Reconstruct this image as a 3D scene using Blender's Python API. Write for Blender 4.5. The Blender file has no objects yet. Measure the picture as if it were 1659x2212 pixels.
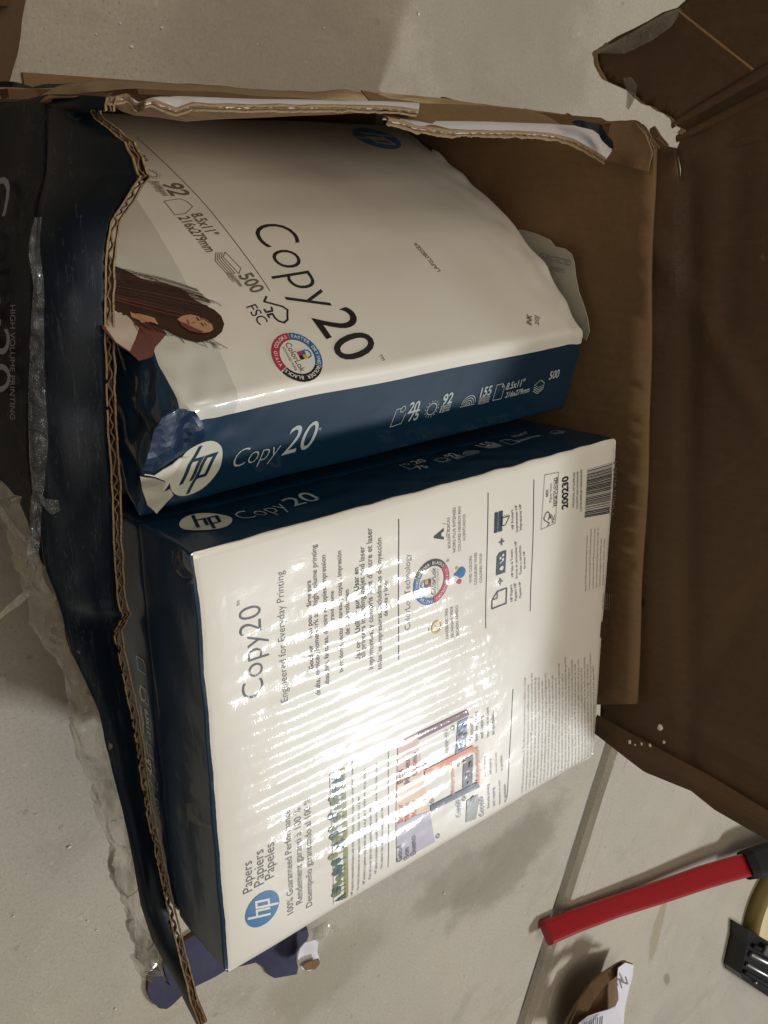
import bpy, bmesh, math, random
from mathutils import Vector, Matrix, noise
random.seed(7)
sc = bpy.context.scene
MM = 0.001

# ------------------------------------------------------------------ camera
# measured from the ream on top of the stack (279 x 216 mm): world x runs along it, y across it, z is up, floor z = 0
CAM_R = ((0.76594647, 0.00964244, -0.64283204), (-0.21469162, 0.94632449, -0.2416143), (0.60599795, 0.32307427, 0.72690405))
CAM_T = Vector((-76.604, 16.9013, 371.698))
H = 230.0
FPX = 2000.0
W_PX, H_PX = 1659.0, 2212.0
R3 = Matrix(CAM_R)
S3 = Matrix(((1, 0, 0), (0, -1, 0), (0, 0, -1)))
C2W = S3 @ R3.transposed()
W2C = R3 @ S3
CAM = C2W @ (-CAM_T) + Vector((0, 0, H))

def project(w):
    c = W2C @ (w - Vector((0, 0, H))) + CAM_T
    return (W_PX / 2 + FPX * c.x / c.z, H_PX / 2 + FPX * c.y / c.z)

def ray(u, v):
    return C2W @ Vector(((u - W_PX / 2) / FPX, (v - H_PX / 2) / FPX, 1.0))

def at(u, v, ax, c):
    """point where the sight line of a photo position meets the plane (axis ax) = c, in mm"""
    d = ray(u, v)
    return CAM + d * ((c - CAM[ax]) / d[ax])

def atp(u, v, p, n):
    d = ray(u, v)
    return CAM + d * ((p - CAM).dot(n) / d.dot(n))

def atd(u, v, depth):
    return CAM + ray(u, v) * depth

cd = bpy.data.cameras.new('camera')
cam = bpy.data.objects.new('camera', cd)
sc.collection.objects.link(cam)
cd.sensor_fit = 'VERTICAL'; cd.sensor_height = 24.0; cd.sensor_width = 18.0
cd.lens = 24.0 * FPX / H_PX
cd.clip_start = 0.01; cd.clip_end = 100
mw = Matrix.Identity(4)
ex, ey, ez = C2W @ Vector((1, 0, 0)), -(C2W @ Vector((0, 1, 0))), -(C2W @ Vector((0, 0, 1)))
for i in range(3):
    mw[i][0], mw[i][1], mw[i][2], mw[i][3] = ex[i], ey[i], ez[i], CAM[i] * MM
cam.matrix_world = mw
sc.camera = cam

# ------------------------------------------------------------------ light
world = bpy.data.worlds.new('World'); sc.world = world; world.use_nodes = True
bg = world.node_tree.nodes['Background']
bg.inputs[0].default_value = (1.0, 0.93, 0.82, 1); bg.inputs[1].default_value = 0.10

def lamp(name, loc, target, sx, sy, power, col, roll=0.0):
    l = bpy.data.lights.new(name, 'AREA'); l.shape = 'RECTANGLE'; l.size = sx; l.size_y = sy
    l.energy = power; l.color = col
    o = bpy.data.objects.new(name, l); sc.collection.objects.link(o)
    d = Vector(target) - Vector(loc)
    q = d.to_track_quat('-Z', 'Y')
    o.rotation_mode = 'QUATERNION'
    o.rotation_quaternion = q @ Matrix.Rotation(roll, 4, 'Z').to_quaternion()
    o.location = loc
    return o

hit = at(780, 1540, 2, 230.0)
vd = (hit - CAM).normalized(); rd = Vector((vd.x, vd.y, -vd.z))
lamp('ceiling_or_fill_lamp', (hit * MM) + rd * 2.6, hit * MM, 0.48, 0.26, 32, (0.90, 0.95, 1.0))
lamp('ceiling_or_fill_lamp', (-0.9, -0.7, 2.4), (0.2, 0, 0.2), 1.6, 0.8, 2.5, (1.0, 0.90, 0.76))  # weak warm fill lamp added on the near side
lamp('ceiling_or_fill_lamp', (0.15, 1.0, 2.6), (0.3, 0.1, 0.1), 2.4, 1.6, 17, (1.0, 0.90, 0.76))  # fill lamp added to lift the floor beyond the left wall
lamp('ceiling_or_fill_lamp', (0.0, 0.45, 2.5), (0.15, 0.05, 0.2), 1.2, 1.0, 10, (1.0, 0.92, 0.80))  # fill lamp added above the carton to brighten the tilted ream

vs = sc.view_settings
vs.view_transform = 'Standard'; vs.look = 'None'; vs.exposure = 0.0; vs.gamma = 1.0
vs.use_curve_mapping = False
sc.render.engine = 'CYCLES'
sc.cycles.max_bounces = 6

# ------------------------------------------------------------------ material helpers
def srgb(r, g, b):
    f = lambda c: (c / 255.0 / 12.92) if c / 255.0 <= 0.04045 else (((c / 255.0) + 0.055) / 1.055) ** 2.4
    return (f(r), f(g), f(b), 1)

class NT:
    def __init__(s, name):
        s.m = bpy.data.materials.new(name); s.m.use_nodes = True
        s.t = s.m.node_tree; s.n = s.t.nodes; s.p = s.n['Principled BSDF']
    def new(s, typ, **kw):
        x = s.n.new(typ)
        for k, v in kw.items():
            if k in x.inputs.keys(): x.inputs[k].default_value = v
            else: setattr(x, k, v)
        return x
    def link(s, a, b): s.t.links.new(a, b)
    def mix(s, fac, a, b, blend='MIX'):
        x = s.n.new('ShaderNodeMix'); x.data_type = 'RGBA'; x.blend_type = blend
        for sock, v in ((x.inputs[0], fac), (x.inputs[6], a), (x.inputs[7], b)):
            if isinstance(v, bpy.types.NodeSocket): s.link(v, sock)
            else: sock.default_value = v
        return x.outputs[2]
    def math(s, op, a, b=0.0, clamp=False):
        x = s.n.new('ShaderNodeMath'); x.operation = op; x.use_clamp = clamp
        for sock, v in ((x.inputs[0], a), (x.inputs[1], b)):
            if isinstance(v, bpy.types.NodeSocket): s.link(v, sock)
            else: sock.default_value = v
        return x.outputs[0]
    def ramp(s, fac, stops):
        x = s.n.new('ShaderNodeValToRGB')
        e = x.color_ramp.elements
        e[0].position, e[0].color = stops[0]; e[1].position, e[1].color = stops[-1]
        for p, c in stops[1:-1]:
            k = e.new(p); k.color = c
        s.link(fac, x.inputs[0]); return x.outputs[0]
    def noise(s, vec, scale, detail=3.0, rough=0.55, dist=0.0):
        x = s.new('ShaderNodeTexNoise', Scale=scale, Detail=detail, Roughness=rough, Distortion=dist)
        if vec is not None: s.link(vec, x.inputs['Vector'])
        return x.outputs[0]
    def scale(s, vec, sc3):
        x = s.n.new('ShaderNodeVectorMath'); x.operation = 'MULTIPLY'
        s.link(vec, x.inputs[0]); x.inputs[1].default_value = sc3; return x.outputs[0]

def ss(n, x, a, b):
    """smoothstep as nodes"""
    mr = n.n.new('ShaderNodeMapRange'); mr.interpolation_type = 'SMOOTHSTEP'
    n.link(x, mr.inputs[0]); mr.inputs[1].default_value = a; mr.inputs[2].default_value = b
    return mr.outputs[0]

W1 = (1, 1, 1, 1); K0 = (0, 0, 0, 1)

def m_concrete():
    n = NT('concrete'); tc = n.new('ShaderNodeTexCoord').outputs['Object']
    big = n.noise(tc, 3.2, 4, .6); mid = n.noise(tc, 14, 5, .65); fine = n.noise(tc, 420, 3, .7); tiny = n.noise(tc, 1500, 2, .6)
    c = n.ramp(big, [(.3, srgb(176, 168, 152)), (.55, srgb(190, 179, 162)), (.75, srgb(202, 187, 167))])
    c = n.mix(n.ramp(mid, [(.38, (.0, .0, .0, 1)), (.7, (.55, .55, .55, 1))]), c, srgb(196, 188, 170))
    st = n.noise(n.scale(tc, (1, 1.7, 1)), 7.0, 5, .7, .6)
    c = n.mix(n.ramp(st, [(.56, K0), (.66, (.22, .22, .22, 1))]), c, srgb(126, 114, 92))
    # pale chips and pits of the trowelled surface
    v = n.new('ShaderNodeTexVoronoi', Scale=85.0); n.link(tc, v.inputs['Vector'])
    chip = n.math('MULTIPLY', n.math('LESS_THAN', v.outputs['Distance'], .17), n.math('GREATER_THAN', n.noise(tc, 40, 2), .56))
    c = n.mix(n.math('MULTIPLY', chip, .4), c, srgb(214, 206, 190))
    v2 = n.new('ShaderNodeTexVoronoi', Scale=48.0); n.link(tc, v2.inputs['Vector'])
    pit = n.math('MULTIPLY', n.math('LESS_THAN', v2.outputs['Distance'], .11), n.math('GREATER_THAN', n.noise(tc, 25, 2), .57))
    c = n.mix(n.math('MULTIPLY', pit, .3), c, srgb(110, 98, 80))
    c = n.mix(n.math('MULTIPLY', n.ramp(fine, [(.3, K0), (.75, W1)]), .34), c, srgb(120, 112, 98))
    v3 = n.new('ShaderNodeTexVoronoi', Scale=330.0); n.link(tc, v3.inputs['Vector'])
    por = n.math('MULTIPLY', n.math('LESS_THAN', v3.outputs['Distance'], .2), n.math('GREATER_THAN', n.noise(tc, 60, 2), .5))
    c = n.mix(n.math('MULTIPLY', por, .32), c, srgb(104, 94, 80))
    scr = n.math('SUBTRACT', 1.0, ss(n, n.math('ABSOLUTE', n.math('SUBTRACT', n.noise(n.scale(tc, (3, 1, 1)), 9, 4, .6, .5), .52)), 0, .003))
    c = n.mix(n.math('MULTIPLY', scr, .3), c, srgb(216, 208, 194))
    # stains with an outline of their own
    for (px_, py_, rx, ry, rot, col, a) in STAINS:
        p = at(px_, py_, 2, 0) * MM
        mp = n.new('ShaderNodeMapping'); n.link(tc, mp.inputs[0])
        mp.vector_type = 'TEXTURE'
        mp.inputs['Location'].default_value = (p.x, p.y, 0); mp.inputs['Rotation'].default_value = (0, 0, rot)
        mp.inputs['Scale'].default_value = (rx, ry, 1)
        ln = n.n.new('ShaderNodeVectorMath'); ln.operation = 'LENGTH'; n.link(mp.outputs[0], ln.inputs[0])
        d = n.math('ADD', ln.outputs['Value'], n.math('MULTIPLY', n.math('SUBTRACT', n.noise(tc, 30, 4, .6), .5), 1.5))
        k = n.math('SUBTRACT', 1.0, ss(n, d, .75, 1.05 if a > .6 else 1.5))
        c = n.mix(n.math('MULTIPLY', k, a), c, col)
    n.link(c, n.p.inputs['Base Color'])
    n.link(n.ramp(mid, [(.3, (.45,) * 3 + (1,)), (.8, (.7,) * 3 + (1,))]), n.p.inputs['Roughness'])
    n.p.inputs['Specular IOR Level'].default_value = .35
    b = n.new('ShaderNodeBump', Strength=.5, Distance=.0006)
    hgt = n.math('ADD', n.math('MULTIPLY', mid, 1.5), n.math('ADD', n.math('MULTIPLY', fine, .5), n.math('MULTIPLY', tiny, .25)))
    n.link(n.math('ADD', hgt, n.math('MULTIPLY', chip, .5)), b.inputs['Height'])
    n.link(b.outputs[0], n.p.inputs['Normal'])
    return n.m

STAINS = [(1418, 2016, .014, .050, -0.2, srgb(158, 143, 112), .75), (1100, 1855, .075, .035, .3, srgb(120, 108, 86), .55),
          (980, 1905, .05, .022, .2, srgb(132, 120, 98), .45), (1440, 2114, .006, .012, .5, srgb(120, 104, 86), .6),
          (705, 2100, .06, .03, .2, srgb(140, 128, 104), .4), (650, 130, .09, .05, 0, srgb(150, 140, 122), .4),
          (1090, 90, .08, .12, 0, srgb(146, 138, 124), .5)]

def m_card(name, col, rough=.75, flute=True, dirt=.25, axis=(1, 1, 1)):
    n = NT(name); tc = n.new('ShaderNodeTexCoord').outputs['Object']
    a = n.noise(tc, 9, 4, .6); f = n.noise(n.scale(tc, axis), 260, 4, .7); g = n.noise(tc, 1300, 2)
    dk = tuple(c * .62 for c in col[:3]) + (1,); lt = tuple(min(1, c * 1.2) for c in col[:3]) + (1,)
    c = n.mix(n.ramp(a, [(.35, K0), (.72, (dirt * 2,) * 3 + (1,))]), col, dk)
    c = n.mix(n.math('MULTIPLY', n.ramp(f, [(.4, K0), (.7, W1)]), .35), c, lt)
    rid = n.math('ABSOLUTE', n.math('SUBTRACT', n.noise(tc, 5.5, 5, .55, .8), .5))
    cre = n.math('SUBTRACT', 1.0, ss(n, rid, .0, .012))
    c = n.mix(n.math('MULTIPLY', cre, .32), c, lt)
    c = n.mix(n.math('MULTIPLY', n.ramp(n.noise(n.scale(tc, (1, 1, .12)), 600, 2), [(.5, K0), (.8, W1)]), .3), c, dk)
    n.link(c, n.p.inputs['Base Color']); n.p.inputs['Roughness'].default_value = rough
    n.p.inputs['Specular IOR Level'].default_value = .3
    b = n.new('ShaderNodeBump', Strength=.6, Distance=.0011)
    h = n.math('ADD', n.math('MULTIPLY', n.noise(tc, 22, 3), 2.2), n.math('ADD', n.math('MULTIPLY', f, .25), n.math('MULTIPLY', g, .08)))
    if flute:
        wv = n.new('ShaderNodeTexWave', Scale=.0); wv.bands_direction = 'Y'; wv.inputs['Scale'].default_value = 45.0
        wv.inputs['Distortion'].default_value = .4; n.link(tc, wv.inputs['Vector'])
        h = n.math('ADD', h, n.math('MULTIPLY', wv.outputs['Fac'], .16))
    n.link(h, b.inputs['Height']); n.link(b.outputs[0], n.p.inputs['Normal'])
    return n.m

def m_blue(name, col, scuff):
    """printed outside of the carton: dark ink, pale scuffs where the coating rubbed off"""
    n = NT(name); tc = n.new('ShaderNodeTexCoord').outputs['Object']
    s1 = n.noise(n.scale(tc, (6, .8, 3)), 40, 5, .7); s2 = n.noise(tc, 500, 3, .7); a = n.noise(tc, 12, 3)
    c = n.mix(n.ramp(a, [(.35, K0), (.7, W1)]), col, tuple(x * .7 for x in col[:3]) + (1,))
    ln_ = n.noise(n.scale(tc, (9, .6, 2)), 16, 4, .6); cr = n.math('LESS_THAN', n.math('ABSOLUTE', n.math('SUBTRACT', ln_, .56)), .004)
    m = n.math('ADD', n.math('MULTIPLY', n.ramp(s1, [(.58, K0), (.75, W1)]), scuff), n.math('MULTIPLY', cr, .28), True)
    c = n.mix(m, c, srgb(78, 82, 92))
    c = n.mix(n.math('MULTIPLY', n.ramp(s2, [(.62, K0), (.72, W1)]), .25), c, srgb(70, 74, 84))
    n.link(c, n.p.inputs['Base Color']); n.p.inputs['Roughness'].default_value = .5; n.p.inputs['Specular IOR Level'].default_value = .3
    b = n.new('ShaderNodeBump', Strength=.5, Distance=.0009)
    n.link(n.math('ADD', n.math('MULTIPLY', n.noise(tc, 30, 3), 1.6), n.math('MULTIPLY', s2, .1)), b.inputs['Height'])
    n.link(b.outputs[0], n.p.inputs['Normal'])
    return n.m

def film(name, col, kind='white', coat=1.0, mask=None, wet=1.0):
    """printed paper under clinging clear film; relief follows the ream's own coordinates (attribute loc, mm)"""
    n = NT(name)
    loc = n.new('ShaderNodeAttribute', attribute_name='loc').outputs['Vector']
    sp = n.n.new('ShaderNodeSeparateXYZ'); n.link(loc, sp.inputs[0]); X, Y, Z = sp.outputs
    if mask: c = mask(n, X, Y, Z, loc)
    else:
        c = n.mix(n.math('MULTIPLY', n.noise(loc, .03, 3), .10), col, tuple(x * .8 for x in col[:3]) + (1,))
    n.link(c, n.p.inputs['Base Color'])
    n.p.inputs['Roughness'].default_value = .4; n.p.inputs['Specular IOR Level'].default_value = .5
    n.p.inputs['Coat Weight'].default_value = coat; n.p.inputs['Coat Roughness'].default_value = .125 if kind == 'wavy' else .09
    n.p.inputs['Coat IOR'].default_value = 1.5
    if kind == 'wavy' and mask: n.link(n.math('ADD', n.math('MULTIPLY', n.math('LESS_THAN', Z, 2.0), coat - .25), .25), n.p.inputs['Coat Weight'])
    # broad unevenness
    h = n.math('MULTIPLY', n.noise(loc, .03, 2, .5), 1.5)
    h = n.math('ADD', h, n.math('MULTIPLY', n.noise(n.scale(loc, (.45, 1.2, 1)), .16, 3, .6), .13))
    if kind == 'wavy':
        # tight parallel creases running along the ream where the film was pulled over the sheets
        wv = n.new('ShaderNodeTexWave'); wv.bands_direction = 'Y'
        wv.inputs['Scale'].default_value = .029; wv.inputs['Distortion'].default_value = 3.2
        wv.inputs['Detail'].default_value = 2.5; wv.inputs['Detail Scale'].default_value = .35
        n.link(n.scale(loc, (.22, 1, 1)), wv.inputs['Vector'])
        fine = n.noise(n.scale(loc, (1.0, .55, 1)), .42, 3, .65)
        ln = n.n.new('ShaderNodeVectorMath'); ln.operation = 'LENGTH'
        off = n.n.new('ShaderNodeVectorMath'); off.operation = 'SUBTRACT'; n.link(loc, off.inputs[0]); off.inputs[1].default_value = (92, -112, 0)
        n.link(n.scale(off.outputs[0], (1 / 104.0, 1 / 92.0, 0)), ln.inputs[0])
        dd = n.math('ADD', ln.outputs['Value'], n.math('MULTIPLY', n.math('SUBTRACT', n.noise(loc, .035, 3, .6), .5), .9))
        mk = n.math('MULTIPLY', n.math('SUBTRACT', 1.0, ss(n, dd, .35, 1.1)), n.math('ADD', .42, n.math('MULTIPLY', ss(n, dd, .05, .55), .58)))
        h = n.math('ADD', h, n.math('MULTIPLY', mk, n.math('ADD', n.math('MULTIPLY', n.math('MULTIPLY', wv.outputs['Fac'], n.noise(n.scale(loc, (.6, 1, 1)), .03, 2)), 1.75), n.math('MULTIPLY', fine, .16))))
        h = n.math('ADD', h, n.math('MULTIPLY', fine, .04))
    if kind in ('crumple', 'wavy'):
        # crumpling close to the wrapped ends
        e = n.math('SUBTRACT', 1.0, ss(n, X, 6, 26))
        vo = n.new('ShaderNodeTexVoronoi', Scale=.11); vo.feature = 'DISTANCE_TO_EDGE'; n.link(n.scale(loc, (1, .6, 1)), vo.inputs['Vector'])
        h = n.math('ADD', h, n.math('MULTIPLY', e, n.math('MULTIPLY', vo.outputs['Distance'], .35 if kind == 'wavy' else 1.0)))
    b = n.new('ShaderNodeBump', Strength=wet, Distance=.0009); n.link(h, b.inputs['Height'])
    b2 = n.new('ShaderNodeBump', Strength=.15 * wet, Distance=.0009); n.link(h, b2.inputs['Height'])
    n.link(b.outputs[0], n.p.inputs['Coat Normal']); n.link(b2.outputs[0], n.p.inputs['Normal'])
    return n.m

def m_plain(name, col, rough=.5, metal=0.0, coat=0.0, bump=0.0, scale=300, var=.15):
    n = NT(name); tc = n.new('ShaderNodeTexCoord').outputs['Object']
    nz = n.noise(tc, scale, 4, .6)
    c = n.mix(n.math('MULTIPLY', nz, var * 2), col, tuple(x * .55 for x in col[:3]) + (1,))
    n.link(c, n.p.inputs['Base Color']); n.p.inputs['Roughness'].default_value = rough
    n.p.inputs['Metallic'].default_value = metal; n.p.inputs['Coat Weight'].default_value = coat
    n.p.inputs['Coat Roughness'].default_value = .1
    if bump:
        b = n.new('ShaderNodeBump', Strength=.6, Distance=bump); n.link(nz, b.inputs['Height']); n.link(b.outputs[0], n.p.inputs['Normal'])
    return n.m

def m_tape(name, col, alpha, streak=(1, 1, 1)):
    n = NT(name); tc = n.new('ShaderNodeTexCoord').outputs['Object']
    a = n.noise(n.scale(tc, streak), 90, 4, .7); f = n.noise(tc, 420, 3, .6)
    c = n.mix(n.ramp(a, [(.35, K0), (.65, W1)]), col, tuple(x * .45 for x in col[:3]) + (1,))
    n.link(c, n.p.inputs['Base Color']); n.p.inputs['Roughness'].default_value = .14
    n.p.inputs['Coat Weight'].default_value = .8; n.p.inputs['Coat Roughness'].default_value = .06
    n.link(n.math('ADD', n.math('MULTIPLY', n.ramp(a, [(.4, K0), (.62, W1)]), .35), alpha, True), n.p.inputs['Alpha'])
    b = n.new('ShaderNodeBump', Strength=.8, Distance=.0022)
    if 'shiny' in name: b.inputs['Distance'].default_value = .006; n.p.inputs['Coat Weight'].default_value = 1.0; n.p.inputs['Roughness'].default_value = .12; n.p.inputs['Metallic'].default_value = .35
    n.link(n.math('ADD', a, n.math('MULTIPLY', f, .35)), b.inputs['Height']); n.link(b.outputs[0], n.p.inputs['Normal'])
    return n.m

KRAFT = srgb(134, 105, 73)
M = {}
M['concrete'] = m_concrete()
M['kraft'] = m_card('kraft_cardboard', KRAFT)
M['kraft_dark'] = m_card('kraft_cardboard_dark_shaded', srgb(96, 74, 52))  # darker kraft: the lid flap's backlit shade is put into this colour
M['kraft_edge'] = m_card('torn_cardboard_edge', srgb(156, 132, 100), .9, False, .3)
M['flute'] = m_card('cardboard_fluting', srgb(132, 104, 74), .9, False, .3)
M['card_core'] = m_card('cardboard_core', srgb(92, 66, 42), .95, False, .2)
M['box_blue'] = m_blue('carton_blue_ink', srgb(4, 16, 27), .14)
M['box_blue_worn'] = m_blue('carton_blue_ink_worn', srgb(8, 16, 26), .2)
M['box_blue_worn'].node_tree.nodes['Principled BSDF'].inputs['Specular IOR Level'].default_value = .1
M['box_violet'] = m_blue('carton_navy_flap', srgb(58, 56, 84), .12)
M['box_white'] = m_plain('white_liner', srgb(226, 222, 226), .5, var=.06, bump=.0002)
M['silver_ink'] = m_plain('silver_grey_ink', srgb(122, 124, 130), .5, var=.1)
M['faint_ink'] = m_plain('faint_grey_ink', srgb(120, 118, 112), .6, var=.1)
M['tape'] = m_tape('clear_packing_tape', srgb(190, 182, 158), .16, (1, .25, 1))
M['tape_glossy'] = m_tape('shiny_packing_tape', srgb(150, 150, 146), .10, (1.6, .3, 1))
M['tape_faint'] = m_tape('thin_clear_tape', srgb(120, 108, 92), -.12, (1, .25, .25))
M['sheet_white'] = m_plain('white_paper', srgb(226, 220, 206), .7, var=.06, bump=.0003, scale=90)
M['wrapper_paper'] = m_plain('loose_wrapper_paper', srgb(196, 190, 176), .55, var=.08, bump=.0008, scale=60)
M['red_paint'] = m_plain('red_painted_metal', srgb(162, 18, 28), .42, coat=.3, bump=.0002, scale=120)
M['black_rubber'] = m_plain('black_rubber', srgb(12, 11, 12), .8, bump=.0004)
M['black_metal'] = m_plain('black_metal', srgb(34, 33, 36), .35, metal=.3, bump=.0003)
M['steel'] = m_plain('dull_steel', srgb(150, 150, 146), .35, metal=.9, bump=.0002)
M['tape_roll'] = m_plain('masking_tape_face', srgb(222, 200, 152), .6, var=.12, bump=.0003, scale=60)
M['tape_rim'] = m_plain('masking_tape_rim', srgb(140, 124, 72), .6, var=.15)
M['joint'] = m_card('joint_filler', srgb(112, 110, 106), .9, False, .2)

BLUE = srgb(9, 46, 70); WHITE = srgb(238, 233, 221)

def mask_back(n, X, Y, Z, loc):
    """white back panel, dark blue ends and spine, with the crinkled border of the film fold"""
    wob = n.math('MULTIPLY', n.math('SUBTRACT', n.noise(n.scale(loc, (1, 1, 0)), .06, 3, .6), .5), 2.6)
    k = n.math('MULTIPLY', n.math('LESS_THAN', n.math('ADD', Z, wob), 2.2), n.math('GREATER_THAN', n.math('ADD', X, n.math('MULTIPLY', wob, .4)), 1.6))
    cr = n.noise(loc, .02, 3)
    w = n.mix(n.math('MULTIPLY', cr, .2), WHITE, srgb(226, 216, 198))
    return n.mix(k, BLUE, w)

def mask_front(n, X, Y, Z, loc):
    """front: beige-white sheet, paler photo panel at the foot, blue below a straight line on the spine"""
    k = n.math('MULTIPLY', n.math('LESS_THAN', Z, 7.5), n.math('GREATER_THAN', X, 3.0))
    ph = n.math('LESS_THAN', X, PHOTO_A)
    # photo panel: pale room, slightly darker towards one side
    g = n.ramp(n.math('DIVIDE', Y, 216.0), [(0.0, srgb(216, 214, 204)), (.45, srgb(214, 209, 196)), (1.0, srgb(172, 166, 154))])
    fr = n.math('LESS_THAN', Z, 7.5)
    w = n.mix(ph, WHITE, g)
    # the grey joint line of the wall in the picture
    ln = n.math('LESS_THAN', n.math('ABSOLUTE', n.math('SUBTRACT', n.math('ADD', X, n.math('MULTIPLY', Y, -.05)), 38.0)), .8)
    w = n.mix(n.math('MULTIPLY', n.math('MULTIPLY', ln, ph), n.math('MULTIPLY', n.math('LESS_THAN', Y, 60.0), .75)), w, srgb(70, 72, 66))
    return n.mix(n.math('MULTIPLY', k, fr), BLUE, w)

def mask_dark(n, X, Y, Z, loc):
    return n.mix(n.math('LESS_THAN', Z, 2.0), BLUE, srgb(16, 44, 70))

# ------------------------------------------------------------------ scene helpers
def link(name, bm_or_mesh, mats, parent=None, smooth=False):
    me = bm_or_mesh
    if isinstance(me, bmesh.types.BMesh):
        b = me; me = bpy.data.meshes.new(name); b.to_mesh(me); b.free()
    for m in mats: me.materials.append(M[m] if isinstance(m, str) else m)
    if smooth:
        for p in me.polygons: p.use_smooth = True
    o = bpy.data.objects.new(name, me); sc.collection.objects.link(o)
    if parent: 
        o.parent = parent; o.matrix_parent_inverse = Matrix.Identity(4)
        if any(abs(c) > 1e-9 for c in parent_world(parent)):
            me.transform(Matrix.Translation(-parent_world(parent)))
    return o

def parent_world(o):
    p = Vector((0, 0, 0))
    while o is not None:
        p += o.location; o = o.parent
    return p

def root(name, loc_mm, label, cat, group=None):
    o = bpy.data.objects.new(name, None); sc.collection.objects.link(o)
    o.empty_display_size = .02; o.location = Vector(loc_mm) * MM
    o['label'] = label; o['category'] = cat
    if group: o['group'] = group
    return o

def tag(o, label, cat, group=None):
    o['label'] = label; o['category'] = cat
    if group: o['group'] = group
    return o

def solid(bm, t, inner_mat=1, edge_mat=2, jitter=0):
    """give a sheet (one layer of faces) thickness t (mm) away from its normals; back gets inner_mat, rim edge_mat"""
    bm.normal_update()
    vs_ = list(bm.verts); fs = list(bm.faces)
    nv = {v: bm.verts.new(v.co - v.normal * t * MM) for v in vs_}
    rim = [e for e in bm.edges if len(e.link_faces) == 1]
    for f in fs:
        try: g = bm.faces.new([nv[v] for v in reversed(f.verts)]); g.material_index = inner_mat
        except ValueError: pass
    for e in rim:
        l = e.link_faces[0]
        vl = list(l.verts); i = vl.index(e.verts[0])
        a, b = (e.verts[0], e.verts[1]) if vl[(i + 1) % len(vl)] == e.verts[1] else (e.verts[1], e.verts[0])
        try: g = bm.faces.new([b, a, nv[a], nv[b]]); g.material_index = edge_mat
        except ValueError: pass
    return bm

def refine(bm, maxlen_mm, rounds=7):
    for _ in range(rounds):
        es = [e for e in bm.edges if e.calc_length() > maxlen_mm * MM]
        if not es: break
        bmesh.ops.subdivide_edges(bm, edges=es, cuts=1)
        bmesh.ops.triangulate(bm, faces=[f for f in bm.faces if len(f.verts) > 3])

def sheet_poly(pts, maxlen=14, wob=1.0, freq=22, seed=0, holes=None, up=None):
    bm = bmesh.new()
    vs_ = [bm.verts.new(p * MM) for p in pts]
    f = bm.faces.new(vs_); f.normal_update()
    if up is not None and f.normal.dot(up) < 0: f.normal_flip()
    bmesh.ops.triangulate(bm, faces=[f])
    refine(bm, maxlen)
    bm.normal_update()
    off = Vector((seed * 3.1, seed * 1.7, seed * .9))
    for v in bm.verts:
        v.co += v.normal * wob * MM * noise.noise(v.co * freq + off)
    return bm

def resample(poly, n):
    L = [0]
    for a, b in zip(poly, poly[1:]): L.append(L[-1] + (b - a).length)
    out = []
    for i in range(n):
        s = L[-1] * i / (n - 1); k = 0
        while k < len(L) - 2 and L[k + 1] < s: k += 1
        d = L[k + 1] - L[k]
        out.append(poly[k].lerp(poly[k + 1], (s - L[k]) / d if d else 0))
    return out

def strip_grid(A, B, na, nb, wob=1.0, freq=22, seed=0, up=None, belly=0.0, fold=None):
    """sheet between two polylines A and B (mm)"""
    A = resample(A, na); B = resample(B, na)
    bm = bmesh.new(); rows = []
    for a, b in zip(A, B): rows.append([bm.verts.new(a.lerp(b, j / (nb - 1)) * MM) for j in range(nb)])
    for i in range(na - 1):
        for j in range(nb - 1):
            bm.faces.new((rows[i][j], rows[i][j + 1], rows[i + 1][j + 1], rows[i + 1][j]))
    bm.normal_update()
    if up is not None:
        s = sum((f.normal.dot(up) for f in bm.faces))
        if s < 0: bmesh.ops.reverse_faces(bm, faces=list(bm.faces)); bm.normal_update()
    off = Vector((seed * 3.1, seed * 1.7, seed * .9))
    for i, r in enumerate(rows):
        for j, v in enumerate(r):
            k = math.sin(math.pi * j / (nb - 1))
            v.co += v.normal * MM * (wob * noise.noise(v.co * freq + off) * (.35 + .65 * k) + belly * k)
    return bm

def tube_along(bm, pts, r, mi=0, seg=6):
    rings = []
    for i, p in enumerate(pts):
        t = (pts[min(i + 1, len(pts) - 1)] - pts[max(i - 1, 0)]).normalized()
        a = t.orthogonal().normalized() if i == 0 else (prev - t * prev.dot(t)).normalized()
        prev = a; b = t.cross(a)
        rings.append([bm.verts.new((p + a * math.cos(k * 2 * math.pi / seg) * r + b * math.sin(k * 2 * math.pi / seg) * r) * MM) for k in range(seg)])
    for i in range(len(rings) - 1):
        for k in range(seg):
            f = bm.faces.new((rings[i][k], rings[i][(k + 1) % seg], rings[i + 1][(k + 1) % seg], rings[i + 1][k])); f.material_index = mi
    bm.faces.new(list(reversed(rings[0]))).material_index = mi; bm.faces.new(rings[-1]).material_index = mi

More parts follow.
